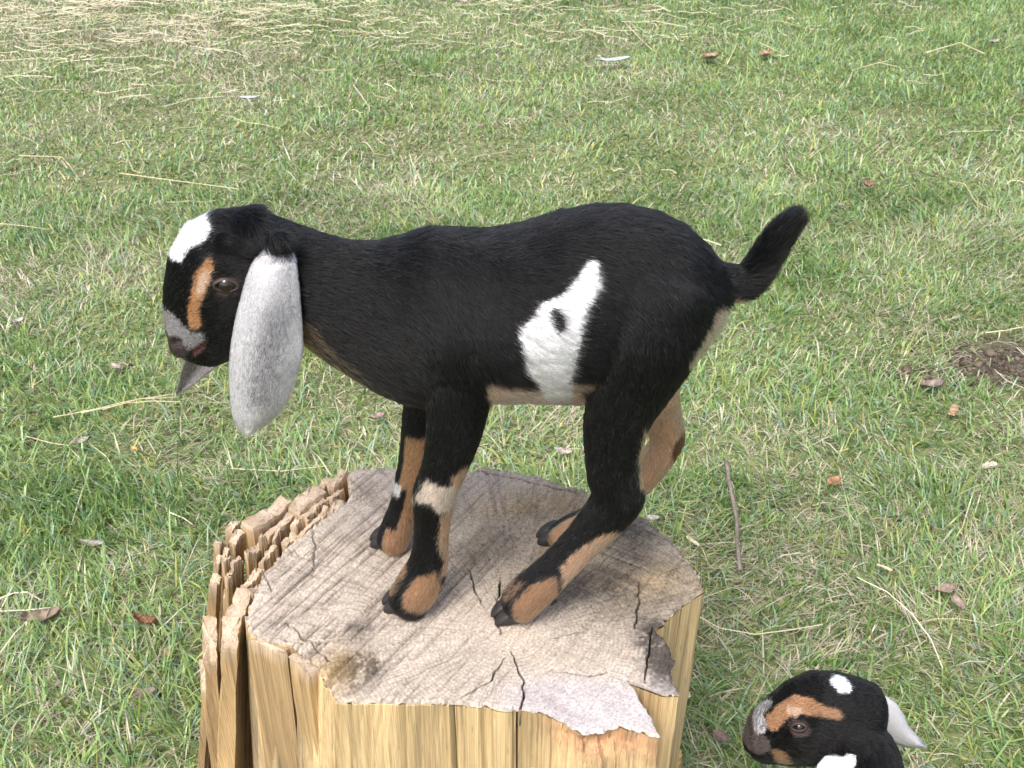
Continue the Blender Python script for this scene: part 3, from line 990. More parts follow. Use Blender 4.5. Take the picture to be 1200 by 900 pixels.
def build_main_goat():
    root = empty('goat_kid', (float(P(545, 700, YC)[0]), YC, H))
    tag(root, 'black goat kid with white flank patch and long speckled ears standing on the log', 'goat')
    B = Body()
    Z, Yv, X = np.array([0, 0, 1.0]), np.array([0, 1.0, 0]), np.array([1.0, 0, 0])
    # trunk and neck: back and belly line from the photograph, width from the animal
    T = [(851, 322, 358, .022), (840, 305, 388, .036), (820, 284, 418, .050), (793, 263, 446, .060), (760, 250, 468, .066), (722, 243, 476, .069), (690, 244, 476, .072),
         (650, 251, 474, .077), (610, 263, 472, .078), (570, 270, 474, .075), (530, 269, 478, .070), (500, 270, 481, .064), (470, 280, 474, .057), (440, 286, 461, .050),
         (410, 284, 443, .044), (380, 275, 424, .040), (350, 264, 402, .037), (325, 254, 380, .036), (305, 250, 360, .034)]
    secs = []
    for (u, vt, vb, b) in T:
        c = P(u, (vt + vb) / 2, YC)
        d = ray(u, (vt + vb) / 2)
        phi = math.atan2(-d[2], d[1])
        dist = math.hypot(c[1], c[2] - CAM_Z)
        th = abs(math.atan((vb - 450) / FPX) - math.atan((vt - 450) / FPX)) / 2
        h = dist * math.sin(th)
        a = math.sqrt(max(h * h - (b * math.sin(phi)) ** 2, (0.55 * h) ** 2)) / math.cos(phi)
        secs.append((c, Z, Yv, a, b))
    B.loft(secs, hair=nrm([1.0, 0, -0.42]), hl=0.0125)
    # withers, shoulder blade and haunch
    def leg(pts, y0, hl=0.008, dep=0.8):
        B.path([(P(u, v, y), w / FPX * np.linalg.norm(P(u, v, y) - [0, 0, CAM_Z]) * 0.98, w / FPX * np.linalg.norm(P(u, v, y) - [0, 0, CAM_Z]) * dd) for (u, v, y, w, dd) in pts], hl=hl)
    # u, v, y, half width in px, depth ratio
    nf = [(548, 330, .818, 40, .45), (545, 385, .812, 48, .48), (540, 435, .808, 44, .55), (536, 480, .806, 36, .65), (530, 515, .806, 31, .75), (521, 548, .807, 26, .85), (509, 580, .808, 25, .9),
          (507, 605, .808, 21, .9), (505, 635, .808, 19.5, .9), (502, 660, .808, 22, .9), (492, 683, .807, 25, .95), (480, 702, .806, 24, 1.05)]
    ff = [(530, 400, .895, 40, .5), (512, 440, .900, 36, .6), (500, 475, .902, 27, .75), (493, 505, .903, 22, .85), (487, 540, .903, 19, .9), (480, 566, .904, 17, .95), (474, 592, .904, 16, .95), (467, 615, .903, 18, 1), (461, 632, .902, 18, 1.1)]
    nh = [(770, 345, .815, 62, .62), (760, 400, .806, 62, .60), (740, 450, .804, 50, .60), (724, 490, .804, 40, .65), (719, 525, .804, 34, .7), (720, 558, .803, 31, .75), (724, 583, .802, 31, .75), (706, 608, .801, 27, .8),
          (682, 634, .800, 23, .85), (656, 661, .799, 22, .9), (630, 686, .798, 24, .95), (610, 705, .797, 23, 1.05)]
    fh = [(765, 370, .895, 55, .6), (758, 420, .902, 42, .6), (765, 465, .905, 31, .75), (778, 498, .906, 22, .85), (780, 520, .906, 19.5, .85), (755, 558, .906, 17, .9), (725, 585, .905, 16, .9), (695, 607, .905, 16, .95), (672, 620, .904, 17, 1), (658, 630, .903, 17, 1.1)]
    leg(nf, .808); leg(ff, .903); leg(nh, .803); leg(fh, .905)
    # tail
    B.path([(P(812, 326, YC), .026, .022), (P(835, 331, YC), .021, .017), (P(855, 333, YC), .0180, .016), (P(874, 329, YC), .0160, .014), (P(891, 311, YC), .0140, .013), (P(906, 288, YC), .0130, .012), (P(919, 270, YC), .0115, .010), (P(930, 258, YC), .0095, .008)], hl=0.014)
    # head
    HEAD = [((285, 246), (330, 362), .034, 0.0), ((247, 250), (307, 396), .036, -.004), ((216, 265), (282, 413), .036, -.009), ((198, 297), (263, 422), .031, -.014), ((192, 335), (249, 427), .0245, -.019),
            ((191, 360), (233, 424), .0215, -.023), ((192, 380), (217, 417), .0185, -.026), ((198, 394), (209, 413), .012, -.028)]
    hs_ = []
    for (p0, p1, b, dy) in HEAD:
        A, C = P(*p0, YC + dy), P(*p1, YC + dy)
        c = (A + C) / 2
        hs_.append((c, nrm(A - C), nrm([-.25, 1, 0.0]), np.linalg.norm(A - C) / 2, b))
    B.loft(hs_, hair=nrm(P(300, 290, YC) - P(205, 395, YC - .028)), hl=0.0045)
    # cheek, brow over the eye and poll tuft
    def blob(u, v, y, rx, hair_len=0.006, hair=None):
        c = P(u, v, y)
        B.loft([(c - X * rx * .5, Z, Yv, rx * .8, rx * .8), (c + X * rx * .5, Z, Yv, rx * .8, rx * .8)], hair=hair, hl=hair_len)
    blob(285, 385, YC - .016, .021)
    blob(262, 283, YC - .028, .009)
    blob(262, 275, YC + .028, .010)
    blob(285, 290, YC - .026, .011)
    for (cx, cy) in ((262, 316), ):
        blob(cx, cy, YC - .034, .007)
    blob(327, 283, YC - .037, .0105, .011, nrm([-.15, -.25, -1.0]))
    blob(222, 410, YC - .030, .0095)                     # upper lip
    me = B.skin('body')
    v, nn, tri = mesh_arrays(me)
    bvh = BVHTree.FromPolygons([tuple(x) for x in v], [tuple(int(i) for i in t) for t in tri])
    O = Vector((0, 0, CAM_Z))
    def hit(u, v_, fallback_y=YC - .03):
        loc, no, i, d = bvh.ray_cast(O, Vector(ray(u, v_)).normalized())
        return (np.array(loc), np.array(no)) if loc is not None else (P(u, v_, fallback_y), None)
    # relief of nostril and mouth line
    def dent(pts, w, depth):
        nonlocal v
        for (u, v_) in pts:
            p, no = hit(u, v_)
            if no is None:
                continue
            d = np.linalg.norm(v - p, axis=1)
            k = np.exp(-(d / w) ** 2)
            v = v - nn * (depth * k)[:, None]
    dent([(205, 401), (202, 403), (208, 400)], .0028, .0035)
    dent([(222 + 2.5 * k, 417 - 1.6 * k) for k in range(9)], .0026, .0022)
    me.vertices.foreach_set('co', v.astype(np.float32).ravel())
    me.update()
    v, nn, tri = mesh_arrays(me)
    # coat pattern, in the animal's own side view (x, z), near and far side apart
    def poly(pix, fy=YC - .03):
        return np.array([hit(u, v_, fy)[0][[0, 2]] for u, v_ in pix])
    PT = {
        'flank': poly([(690, 305), (700, 306), (704, 318), (706, 340), (692, 360), (684, 393), (677, 423), (671, 448), (668, 470), (640, 470), (632, 452), (627, 448), (616, 435), (613, 413), (606, 387), (622, 374), (632, 357), (660, 343), (677, 323)]),
        'spot': poly([(648, 362), (656, 362), (662, 376), (661, 386), (656, 390), (650, 382)]),
        'band': poly([(476, 552), (500, 560), (530, 570), (540, 575), (533, 590), (514, 604), (503, 592), (488, 588), (474, 578)], .805),
        'fcan': poly([(528, 560), (545, 545), (552, 560), (540, 600), (535, 675), (514, 678), (518, 660), (512, 640), (515, 607), (530, 585)], .81),
        'ffoot': poly([(472, 697), (487, 676), (510, 668), (520, 690), (508, 712), (470, 712)], .805),
        'ffoot2': poly([(450, 690), (462, 670), (474, 662), (478, 668), (466, 690), (458, 700)], .80),
        'hcream': poly([(756, 500), (775, 500), (768, 588), (749, 575), (747, 540)], .81),
        'hcan': poly([(722, 621), (705, 626), (677, 643), (656, 664), (657, 700), (690, 695), (715, 660), (735, 630)], .80),
        'hfoot': poly([(653, 674), (640, 678), (622, 685), (602, 705), (600, 718), (612, 735), (640, 722), (655, 695)], .797),
        'hfoot2': poly([(618, 680), (608, 682), (586, 700), (592, 706)], .795),
        'blaze': poly([(233, 248), (243, 258), (249, 267), (242, 281), (221, 293), (213, 308), (204, 306), (190, 303), (185, 280), (205, 250)], YC - .02),
        'stripe': poly([(247, 299), (251, 311), (248, 326), (241, 345), (234, 361), (237, 381), (231, 386), (222, 387), (219, 370), (223, 342), (229, 316)], YC - .035),
        'stripe_in': poly([(240, 316), (247, 320), (240, 342), (232, 352), (229, 340), (233, 325)], YC - .035),
        'muzzle': poly([(178, 364), (202, 366), (213, 380), (223, 389), (240, 391), (240, 399), (222, 412), (212, 398), (198, 394), (178, 392)], YC - .035),
        'nose': poly([(178, 388), (194, 392), (210, 398), (222, 412), (218, 422), (200, 422), (178, 404)], YC - .04),
        'pink': poly([(222, 414), (231, 406), (240, 400), (243, 403), (238, 411), (226, 419)], YC - .04),
        'eye': poly([(250, 332), (257, 324), (272, 323), (281, 332), (278, 342), (265, 348), (253, 344)], YC - .035),
    }
    PT['chest'] = poly([(345, 372), (362, 376), (380, 398), (405, 421), (435, 445), (465, 460), (497, 470), (500, 492), (460, 484), (430, 470), (400, 449), (375, 429), (345, 410)], YC - .02)
    PT['rump'] = poly([(844, 360), (862, 357), (884, 354), (880, 364), (852, 394), (826, 420), (806, 434), (810, 420), (829, 391), (839, 366)], YC - .01)
    rump = [P(852, 356, YC), P(842, 385, YC), P(822, 412, YC), P(806, 432, YC)]
    under = [P(u, v_, YC) for u, v_ in ((355, 390), (375, 413), (400, 434), (430, 455), (460, 470), (490, 480))]
    hoof_z = H
    xA, xB = P(578, 470, YC)[0], P(690, 470, YC)[0]
    zBel = P(640, 462, YC - .04)[2]
    def pldist(p, pl):
        d = np.full(len(p), 9.0)
        for a, b in zip(pl[:-1], pl[1:]):
            ab = b - a
            t = np.clip(((p - a) @ ab) / (ab @ ab), 0, 1)
            d = np.minimum(d, np.linalg.norm(p - a - t[:, None] * ab, axis=1))
        return d
    headx = P(300, 330, YC)[0]
    def colour(p, n, hide=False):
        x, y, z = p[:, 0], p[:, 1], p[:, 2]
        near = y < YC + .005
        c = np.repeat(BLACK[None], len(p), 0)
        def put(mask, colr, f=1.0):
            nonlocal c
            m = np.asarray(mask, float)[:, None] * f
            c = c * (1 - m) + np.asarray(colr) * m
        def ip(name):
            return in_poly(x, z, PT[name])
        body_x = x > headx
        # underline of neck and chest
        d = pldist(p, under)
        put((1 - sstep(.014, .034, d + .006 * noise3(p * 90, 2))) * (n[:, 2] < -0.1) * (z > H + .2), TAN * 0.7)
        put(ip('chest') & body_x & (n[:, 2] < .1) & (noise3(p * 900, 12) > -.1 + .9 * sstep(P(375, 420, YC)[0], P(500, 420, YC)[0], x)), TAN * .75)
        # belly
        bel = (x > xA - .004) & (x < xB + .004) & (z > H + .12)
        put(bel * sstep(.30, .62, -n[:, 2] + 0.16 * noise3(p * 60, 7)) * (z < zBel + .03), CREAM)
        # inner sides of the legs
        low = z < H + .215
        inner = low & (((y < YC) & (n[:, 1] > .25)) | ((y > YC) & (n[:, 1] < -.05)))
        put(inner, TAN * 1.15)
        # rump under the tail
        d = pldist(p, rump)
        put((1 - sstep(.016, .022, d + .003 * noise3(p * 120, 5))) * (n[:, 0] > .15) * (np.abs(y - YC) < .03), CREAM)
        put(ip('rump') & near & (z > H + .17), CREAM * .95)
        put(ip('flank') & near & (z > H + .15), WHITE)
        put(ip('spot') & near & (z > H + .15), BLACK)
        nl = (y < YC - .01)
        put(ip('fcan') & nl & low, LTAN)
        put(ip('band') & nl & low, np.array([.47, .39, .325]))
        put((ip('ffoot') | ip('ffoot2')) & nl & low, TAN * 1.15)
        put(ip('hcream') & nl & (n[:, 0] > -.2), LTAN)
        put(ip('hcan') & nl, LTAN)
        put((ip('hfoot') | ip('hfoot2')) & nl, TAN)
        # far legs: tan with black fronts, a brown hock
        fl = (y > YC + .012) & low
        fore = x < P(590, 600, .9)[0]
        hk = P(799, 522, .906)
        put(fl & ~fore & (x > P(735, 560, .9)[0]), LTAN * 1.08)
        put(fl & ~fore & (np.linalg.norm((p - hk) * np.array([1.3, .6, .8]), axis=1) < .017), BROWN)
        put(fl & fore & (n[:, 0] < -.72), BLACK)
        kn = P(472, 572, .9)
        put(fl & fore & (z < kn[2] + .004) & (z > P(465, 612, .9)[2]) & (n[:, 0] < -.1), BLACK)
        put(fl & fore & (n[:, 0] < -.5) & (np.abs(z - kn[2]) < .009), WHITE * .8)
        put(fl & fore & (z > P(485, 505, .9)[2]) & (n[:, 0] < .2), BLACK)
        # head
        hd = ~body_x
        put(ip('blaze') & hd, WHITE)
        put(ip('stripe') & hd & near, np.array([.29, .155, .078]))
        put(ip('stripe_in') & hd & near, CREAM * .85)
        sp = noise3(p * 420, 9) + .5 * noise3(p * 200, 10)
        put(ip('muzzle') & hd, np.array([.15, .145, .15]))
        put(ip('muzzle') & hd & (not hide) & (.7 * noise3(p * 520, 4) + .3 * sp + .6 * noise3(p * 5000, 5) > -.05), np.array([.46, .455, .47]))
        put(ip('nose') & hd, np.array([.045, .035, .034]))
        put(ip('pink') & hd & near, PINK)
        put(ip('eye') & hd & near, np.array([.05, .032, .027]))
        # black hoof edge
        return c
    set_col(me, np.clip(colour(v, nn, True), 0.004, 0.9))
    body = link('body', me, root, M_SKIN)
    poll = hit(278, 262)[0]
    def field(p):
        d, L = hair_field(B.seg, p)
        # sides: hair falls a little more towards the belly
        m = np.exp(-((np.linalg.norm((p - hit(212, 400)[0]), axis=1)) / .028) ** 2)
        tuft = np.exp(-((np.linalg.norm(p - poll, axis=1)) / .024) ** 2)
        return nrm(d + tuft[:, None] * np.array([-.9, -.5, -.4])), L * (1 - .55 * m) * (1 + 1.6 * tuft)
    def dens(p):
        hd = p[:, 0] < headx
        return np.where(hd, 1.9, 1.0) * np.where(p[:, 2] < H + .2, 1.35, 1.0) * np.where((p[:, 1] < YC + .02) | (p[:, 2] < H + .2), 1.25, .55)
    grow_fur('fur', me, 230000, field, colour, root, seed=21, dens=dens)

    # ears
    def ear(pix, ya, yb, name_seed, colr, flip=1, curve=.016):
        """outline pairs (left, right) down the ear"""
        rows = []
        n_ac = 13
        m = len(pix)
        for i, (l_, r_) in enumerate(pix):
            f = i / (m - 1)
            y = ya + (yb - ya) * math.sin(f * math.pi / 2)
            a, b = P(*l_, y), P(*r_, y)
            rr = []
            for k in range(n_ac):
                s = k / (n_ac - 1)
                q = a * (1 - s) + b * s
                q = q + np.array([0, -1, 0]) * flip * (curve * math.sin(math.pi * s) * (0.35 + 0.65 * math.sin(math.pi * min(f + .1, 1))) )
                rr.append(q)
            rows.append(np.array(rr))
        rows = np.array(rows)
        # smooth resample along the length
        M = 40
        t = np.linspace(0, m - 1, M)
        i0 = np.clip(t.astype(int), 0, m - 2)
        f = (t - i0)[:, None, None]
        g_ = lambda k: rows[np.clip(k, 0, m - 1)]
        p0, p1, p2, p3 = g_(i0 - 1), g_(i0), g_(i0 + 1), g_(i0 + 2)
        R_ = .5 * ((2 * p1) + (-p0 + p2) * f + (2 * p0 - 5 * p1 + 4 * p2 - p3) * f ** 2 + (-p0 + 3 * p1 - 3 * p2 + p3) * f ** 3)
        th = .0022
        front = R_ + np.array([0, -th / 2, 0])
        back = R_ + np.array([0, th / 2, 0])
        V = np.concatenate([front.reshape(-1, 3), back.reshape(-1, 3)])
        ix = np.arange(M * n_ac).reshape(M, n_ac)
        q1 = np.stack([ix[:-1, :-1].ravel(), ix[1:, :-1].ravel(), ix[1:, 1:].ravel(), ix[:-1, 1:].ravel()], 1)
        q2 = q1[:, ::-1] + M * n_ac
        bd = np.concatenate([ix[0, :], ix[1:, -1], ix[-1, -2::-1], ix[-2:0:-1, 0]])
        q3 = np.stack([bd, np.roll(bd, -1), np.roll(bd, -1) + M * n_ac, bd + M * n_ac], 1)
        em = mesh_np('ear', V, [q1, q2, q3])
        ev, en, et = mesh_arrays(em)
        axis = nrm(rows[-1].mean(0) - rows[0].mean(0))
        cx = rows[:, :, :].mean(1)
        set_col(em, np.clip(colr(ev, en, True), .005, .9))
        eo = link('ear', em, root, M_SKIN)
        fo = grow_fur('fur', em, 42000 if flip > 0 else 20000, lambda p: (np.repeat(axis[None], len(p), 0), np.full(len(p), .0045)), colr, eo, lift=.4, rad=.00022, seed=name_seed, jitter=.0008, wild=.14)
        return eo
    E = [((316, 287), (330, 287)), ((301, 301), (344, 297)), ((292, 318), (347, 309)), ((284, 345), (350, 335)), ((277, 372), (352, 362)), ((272, 400), (354, 390)), ((270, 425), (354, 414)),
         ((270, 450), (348, 437)), ((271, 470), (341, 460)), ((273, 485), (332, 477)), ((276, 494), (322, 488)), ((280, 501), (312, 496)), ((285, 504), (302, 502))]
    e0, e1 = P(330, 300, YC - .06), P(293, 500, YC - .06)
    def ear_col(p, n, hide=False):
        t = np.clip(((p - e0) @ (e1 - e0)) / ((e1 - e0) @ (e1 - e0)), -.2, 1.2)
        off = (p - e0)[:, 0] - t * (e1 - e0)[0]
        core = np.exp(-((off - .004) / .017) ** 2) * sstep(.15, .35, t) * (1 - sstep(.75, .95, t))
        s = .5 + .50 * noise3(p * 5200, 31) + .30 * noise3(p * np.array([800, 800, 260]), 33)
        amt = .08 + .42 * core + .9 * (1 - sstep(.02, .14, t + .03 * noise3(p * 300, 8)))
        if hide:
            return np.array([.46, .455, .48]) * (1 - .45 * core)[:, None]
        k = sstep(1 - amt * 1.25, 1.12 - amt * 1.25, s)[:, None]
        return np.array([.60, .598, .63]) * (1 - k * .92) + np.array([.045, .043, .05]) * k * .92
    ear(E, YC - .026, YC - .066, 31, ear_col)
    # the far ear hangs behind the cheek; its tip shows under the chin
    def ear2_col(p, n, hide=False):  # greyer than the near ear: the shade it hangs in is painted here
        if hide:
            return np.repeat(np.array([[.15, .14, .14]]), len(p), 0)
        s = noise3(p * np.array([650, 650, 330]), 35) + .6 * noise3(p * 900, 36)
        k = sstep(.0, .5, s)[:, None]
        return np.array([.20, .19, .19]) * (1 - .7 * k) + np.array([.05, .046, .046]) * .7 * k
    E2 = [((245, 285), (275, 285)), ((243, 315), (285, 315)), ((237, 345), (288, 345)), ((230, 375), (288, 375)), ((223, 400), (280, 400)), ((216, 425), (262, 422)),
          ((212, 440), (243, 437)), ((209, 452), (228, 449)), ((207, 462), (212, 460))]
    ear(E2, YC + .030, YC + .050, 41, ear2_col, flip=-1, curve=.010)
    # eyes
    def eye(u, v_, far=False):
        p, no = hit(u, v_)
        nrm_ = no if no is not None else np.array([0, -1, 0])
        if far:
            p = p + np.array([.012, .064, 0]); nrm_ = nrm_ * np.array([1, -1, 1])
        nrm_ = nrm(nrm_)
        r = .0098
        c = p - nrm_ * .0060
        axis_x = nrm(np.cross(nrm_, [0, 0, 1.0]))
        axis_z = np.cross(axis_x, nrm_)
        if axis_z[2] < 0:
            axis_z = -axis_z
        V, Q = [], []
        nu, nv = 20, 12
        rings_ = [ring(c + nrm_ * r * math.sin(f), axis_x, axis_z, r * math.cos(f), r * math.cos(f), nu) for f in np.linspace(-1.45, 1.45, nv)]
        vv, q, t = loft_rings(rings_)
        eo = link('eye', mesh_np('eye', vv, [q, t]), root, M_EYE)
        # lids: an almond opening in a soft rim
        ang = np.arange(28) / 28 * 2 * math.pi
        tilt = 0.12
        rr_ = []
        for (sx, sz, lift_) in ((.0135, .0105, -.0032), (.0118, .0080, .0004), (.0104, .0058, .0020), (.0093, .0044, .0022), (.0091, .0041, .0008)):
            xx = np.cos(ang) * sx
            z_ = np.sin(ang) * sz * (1 - .25 * np.abs(np.cos(ang)))
            xr, zr = xx * math.cos(tilt) - z_ * math.sin(tilt), xx * math.sin(tilt) + z_ * math.cos(tilt)
            rr_.append(p + xr[:, None] * axis_x + zr[:, None] * axis_z + nrm_ * lift_)
        vv, q, t = loft_rings(rr_, cap=False)
        link('eyelid', mesh_np('eyelid', vv, [q]), eo, M_LID)
    eye(265, 335)
    eye(265, 335, far=True)
    # hooves: two claws each
    def hoof(u, v_, yaw, sc=1.0, pitch=0.0):
        g_ = PZ(u, v_, H)
        d = np.array([math.cos(yaw), math.sin(yaw), 0]); s = np.array([-d[1], d[0], 0])
        VV, QQ, TT, off = [], [], [], 0
        for k in (-1, 1):
            rings_ = []
            for (f, zt, w) in ((-.010, .016, .0055), (-.006, .0185, .0075), (.002, .0195, .0082), (.010, .0165, .0078), (.017, .0115, .0062), (.0215, .0065, .004), (.0235, .0035, .0015)):
                cc = g_ + d * f * sc + s * k * (.0082 - .0018 * max(f, 0) / .02) * sc
                pts = []
                for a in np.arange(14) / 14 * 2 * math.pi:
                    ca, sa = math.cos(a), math.sin(a)
                    pts.append(cc + s * w * sc * np.sign(ca) * abs(ca) ** .7 + np.array([0, 0, 1]) * (zt * sc / 2 + zt * sc / 2 * np.sign(sa) * abs(sa) ** .6 + .0015))
                rings_.append(np.array(pts))
            vv, q, t = loft_rings(rings_)
            VV.append(vv); QQ.append(q + off); TT.append(t + off); off += len(vv)
        link('hoof', mesh_np('hoof', np.concatenate(VV), [np.concatenate(QQ), np.concatenate(TT)]), root, M_HOOF)
    for (u, v_, y) in ((509, 690, .800), (511, 688, .815), (470, 628, .897), (471, 627, .908), (643, 703, .792), (646, 701, .806), (676, 629, .898), (677, 628, .909)):
        c = P(u, v_, y)
        a = np.array([.6, 0, -.8])
        e1 = np.array([.8, 0, .6]); e2 = np.array([0, 1.0, 0])
        vv, q, t = loft_rings([ring(c + a * f, e1, e2, w, w, 10) for f, w in ((-.004, .002), (-.001, .0042), (.003, .0040), (.007, .0022), (.008, .0008))])
        link('dewclaw', mesh_np('dewclaw', vv, [q, t]), root, M_HOOF)
    hoof(475, 709, math.pi + .25, 1.0)
    hoof(457, 636, math.pi + .15, .95)
    hoof(603, 722, math.pi + .35, 1.0)
    hoof(652, 633, math.pi + .1, .95)
    return dict(root=root, B=B, head=hs_)

MAIN = build_main_goat()

def build_second_goat():
    root = empty('goat_kid', (0.46, 0.53, 0.0))
    tag(root, 'second dark goat kid, its tan-striped head beside the log, body out of view', 'goat')
    B = Body()
    hs_ = MAIN['head']
    c1 = hs_[2][0]
    F1 = nrm(hs_[-1][0] - hs_[0][0]); S1 = nrm(np.array([-.25, 1, 0])); S1 = nrm(S1 - F1 * (S1 @ F1)); U1 = np.cross(F1, S1)
    if U1[2] < 0: U1 = -U1
    F2 = nrm([-1, .02, -.30]); S2 = nrm([.05, 1, .14]); S2 = nrm(S2 - F2 * (S2 @ F2)); U2 = np.cross(F2, S2)
    if U2[2] < 0: U2 = -U2
    c2 = P(939, 842, .865)
    k_ = 1.13
    def mv(p):
        d = np.asarray(p) - c1
        return c2 + k_ * ((d @ F1) * F2 + (d @ S1) * S2 + (d @ U1) * U2)
    def mvd(e):
        return (e @ F1) * F2 + (e @ S1) * S2 + (e @ U1) * U2
    secs = [(mv(c), nrm(mvd(e1)), nrm(mvd(e2)), a * k_ * (.95 if i < 4 else 1), b * k_ * 1.06) for i, (c, e1, e2, a, b) in enumerate(hs_)]
    B.loft(secs, hair=-F2, hl=.0055)
    for s in (-1, 1):
        c = mv(c1) + S2 * (-.027 if s < 0 else .020) + U2 * .022 + F2 * .004
        B.loft([(c - F2 * .009, U2, S2, .010, .009), (c + F2 * .009, U2, S2, .010, .009)], hair=-F2, hl=.005)
    pk = mv(hs_[0][0])
    neck = [(pk + F2 * .02, .045, .040), (pk + np.array([.006, -.040, -.028]), .046, .040), (np.array([.405, .755, .232]), .050, .043), (np.array([.43, .68, .24]), .066, .055), (np.array([.445, .62, .255]), .078, .066), (np.array([.46, .54, .268]), .084, .076),
            (np.array([.475, .45, .28]), .080, .072), (np.array([.488, .38, .29]), .066, .058), (np.array([.495, .34, .28]), .04, .035)]
    D = nrm(np.array([.06, -.30, 0.0])); SD = np.array([-D[1], D[0], 0])
    B.path([(p, b, a) for p, b, a in neck], side=SD, hl=.012)
    for (cx, cy, zt, back) in ((.435, .66, .24, 0), (.485, .40, .26, 1)):
        for s in (-1, 1):
            p = np.array([cx, cy, zt]) + SD * s * .042
            bx = D * (.03 if back else 0.0)
            pts = [(p, .036, .028), (p + [0, 0, -.06] + bx * .3, .026, .020), (p + np.array([0, 0, -.12]) + bx, .016, .014), (p + np.array([0, 0, -.165]) + bx * .9, .013, .012), (np.array([p[0], p[1], .03]) + bx * .4, .012, .012), (np.array([p[0], p[1], .012]) - D * .006, .014, .014)]
            B.path([(np.asarray(a), b, c) for a, b, c in pts], side=SD, hl=.008)
            hv = []
            for (f, w, h) in ((-.012, .012, .016), (0, .014, .02), (.012, .012, .014), (.02, .006, .007)):
                hv.append(ring(np.array([p[0], p[1], .008 + h / 2]) + bx * .4 - D * f, np.array([0, 0, 1.0]), SD, h / 2 + .004, w, 14))
            vv, q, t = loft_rings(hv)
            link('hoof', mesh_np('hoof', vv, [q, t]), root, M_HOOF)
    rp = np.array([.495, .34, .295])
    B.path([(rp - D * .02, .014, .014), (rp + D * .02 + [0, 0, .015], .012, .012), (rp + D * .045 + [0, 0, .05], .009, .009)], side=SD, hl=.013)
    me = B.skin('body', voxel=.003)
    v, nn, tri = mesh_arrays(me)
    bvh = BVHTree.FromPolygons([tuple(x) for x in v], [tuple(int(i) for i in t) for t in tri])
    O = Vector((0, 0, CAM_Z))
    def hit(u, v_):
        loc, no, i, d = bvh.ray_cast(O, Vector(ray(u, v_)).normalized())
        return (np.array(loc), np.array(no)) if loc is not None else (P(u, v_, c2[1]), None)
    def stroke(pix):
        return [hit(u, w)[0] for u, w in pix]
    ST = {'stripe': stroke([(905, 846), (917, 833), (933, 825), (950, 829)]), 'stripe2': stroke([(950, 829), (966, 834), (982, 838)]), 'pale': stroke([(927, 832), (933, 834)]), 'spot': stroke([(984, 797), (988, 803)]),
          'muz': stroke([(896, 817), (889, 830), (890, 848)]), 'nose': stroke([(873, 830), (876, 850), (888, 872)]), 'cheek': stroke([(914, 884), (918, 893)]), 'eye': stroke([(936, 853), (938, 855)])}
    def sdist(p, pl):
        d = np.full(len(p), 9.0)
        for a, b in zip(pl[:-1], pl[1:]):
            ab = b - a
            t = np.clip(((p - a) @ ab) / (ab @ ab + 1e-12), 0, 1)
            d = np.minimum(d, np.linalg.norm(p - a - t[:, None] * ab, axis=1))
        return d
    def colour(p, n):
        c = np.repeat(BLACK[None], len(p), 0)
        wob = .002 * noise3(p * 160, 3)
        def put(name, r_, colr, extra=True):
            nonlocal c
            c = np.where(((sdist(p, ST[name]) + wob < r_) & extra)[:, None], colr, c)
        sp = noise3(p * 420, 9) + .5 * noise3(p * 200, 10) + .4 * noise3(p * 2500, 4)
        put('stripe', .0100, np.array([.26, .150, .088])); put('stripe2', .0068, np.array([.22, .125, .07])); put('pale', .006, CREAM * .75); put('spot', .0105, WHITE)
        put('nose', .015, np.array([.075, .06, .058])); put('muz', .011, np.array([.17, .165, .17])); put('muz', .011, np.array([.40, .39, .41]), sp > .0)
        put('cheek', .009, TAN); put('eye', .011, np.array([.06, .042, .04]))
        low = (p[:, 2] < .12)[:, None]
        return np.where(low, TAN, c)
    set_col(me, np.clip(colour(v, nn), .004, .9))
    link('body', me, root, M_SKIN)
    grow_fur('fur', me, 85000, lambda p: hair_field(B.seg, p), colour, root, seed=51, dens=lambda p: np.where(p[:, 1] > .7, 3.0, .6))
    def ear_at(rows, seed, thick=.0022, cnt=14000):
        rows = np.array(rows)                          # m x n x 3
        m, n_ = rows.shape[:2]
        nrmv = nrm(np.cross(rows[-1].mean(0) - rows[0].mean(0), rows[:, -1].mean(0) - rows[:, 0].mean(0)))
        V = np.concatenate([(rows - nrmv * thick / 2).reshape(-1, 3), (rows + nrmv * thick / 2).reshape(-1, 3)])
        ix = np.arange(m * n_).reshape(m, n_)
        q1 = np.stack([ix[:-1, :-1].ravel(), ix[1:, :-1].ravel(), ix[1:, 1:].ravel(), ix[:-1, 1:].ravel()], 1)
        bd = np.concatenate([ix[0, :], ix[1:, -1], ix[-1, -2::-1], ix[-2:0:-1, 0]])
        q3 = np.stack([bd, np.roll(bd, -1), np.roll(bd, -1) + m * n_, bd + m * n_], 1)
        em = mesh_np('ear', V, [q1, q1[:, ::-1] + m * n_, q3])
        ax = nrm(rows[-1].mean(0) - rows[0].mean(0))
        def ec(p, n):
            k = sstep(.3, .7, .5 * noise3(p * 700, 31) + .8 * noise3(p * 5000, 2))[:, None]
            return np.array([.64, .62, .64]) * (1 - .7 * k) + np.array([.08, .075, .08]) * .7 * k
        ev, en, _ = mesh_arrays(em)
        set_col(em, np.repeat(np.array([[.52, .51, .53]]), len(ev), 0))
        eo = link('ear', em, root, M_SKIN)
        grow_fur('fur', em, cnt, lambda p: (np.repeat(ax[None], len(p), 0), np.full(len(p), .0045)), ec, eo, rad=.00019, seed=seed, jitter=.0006)
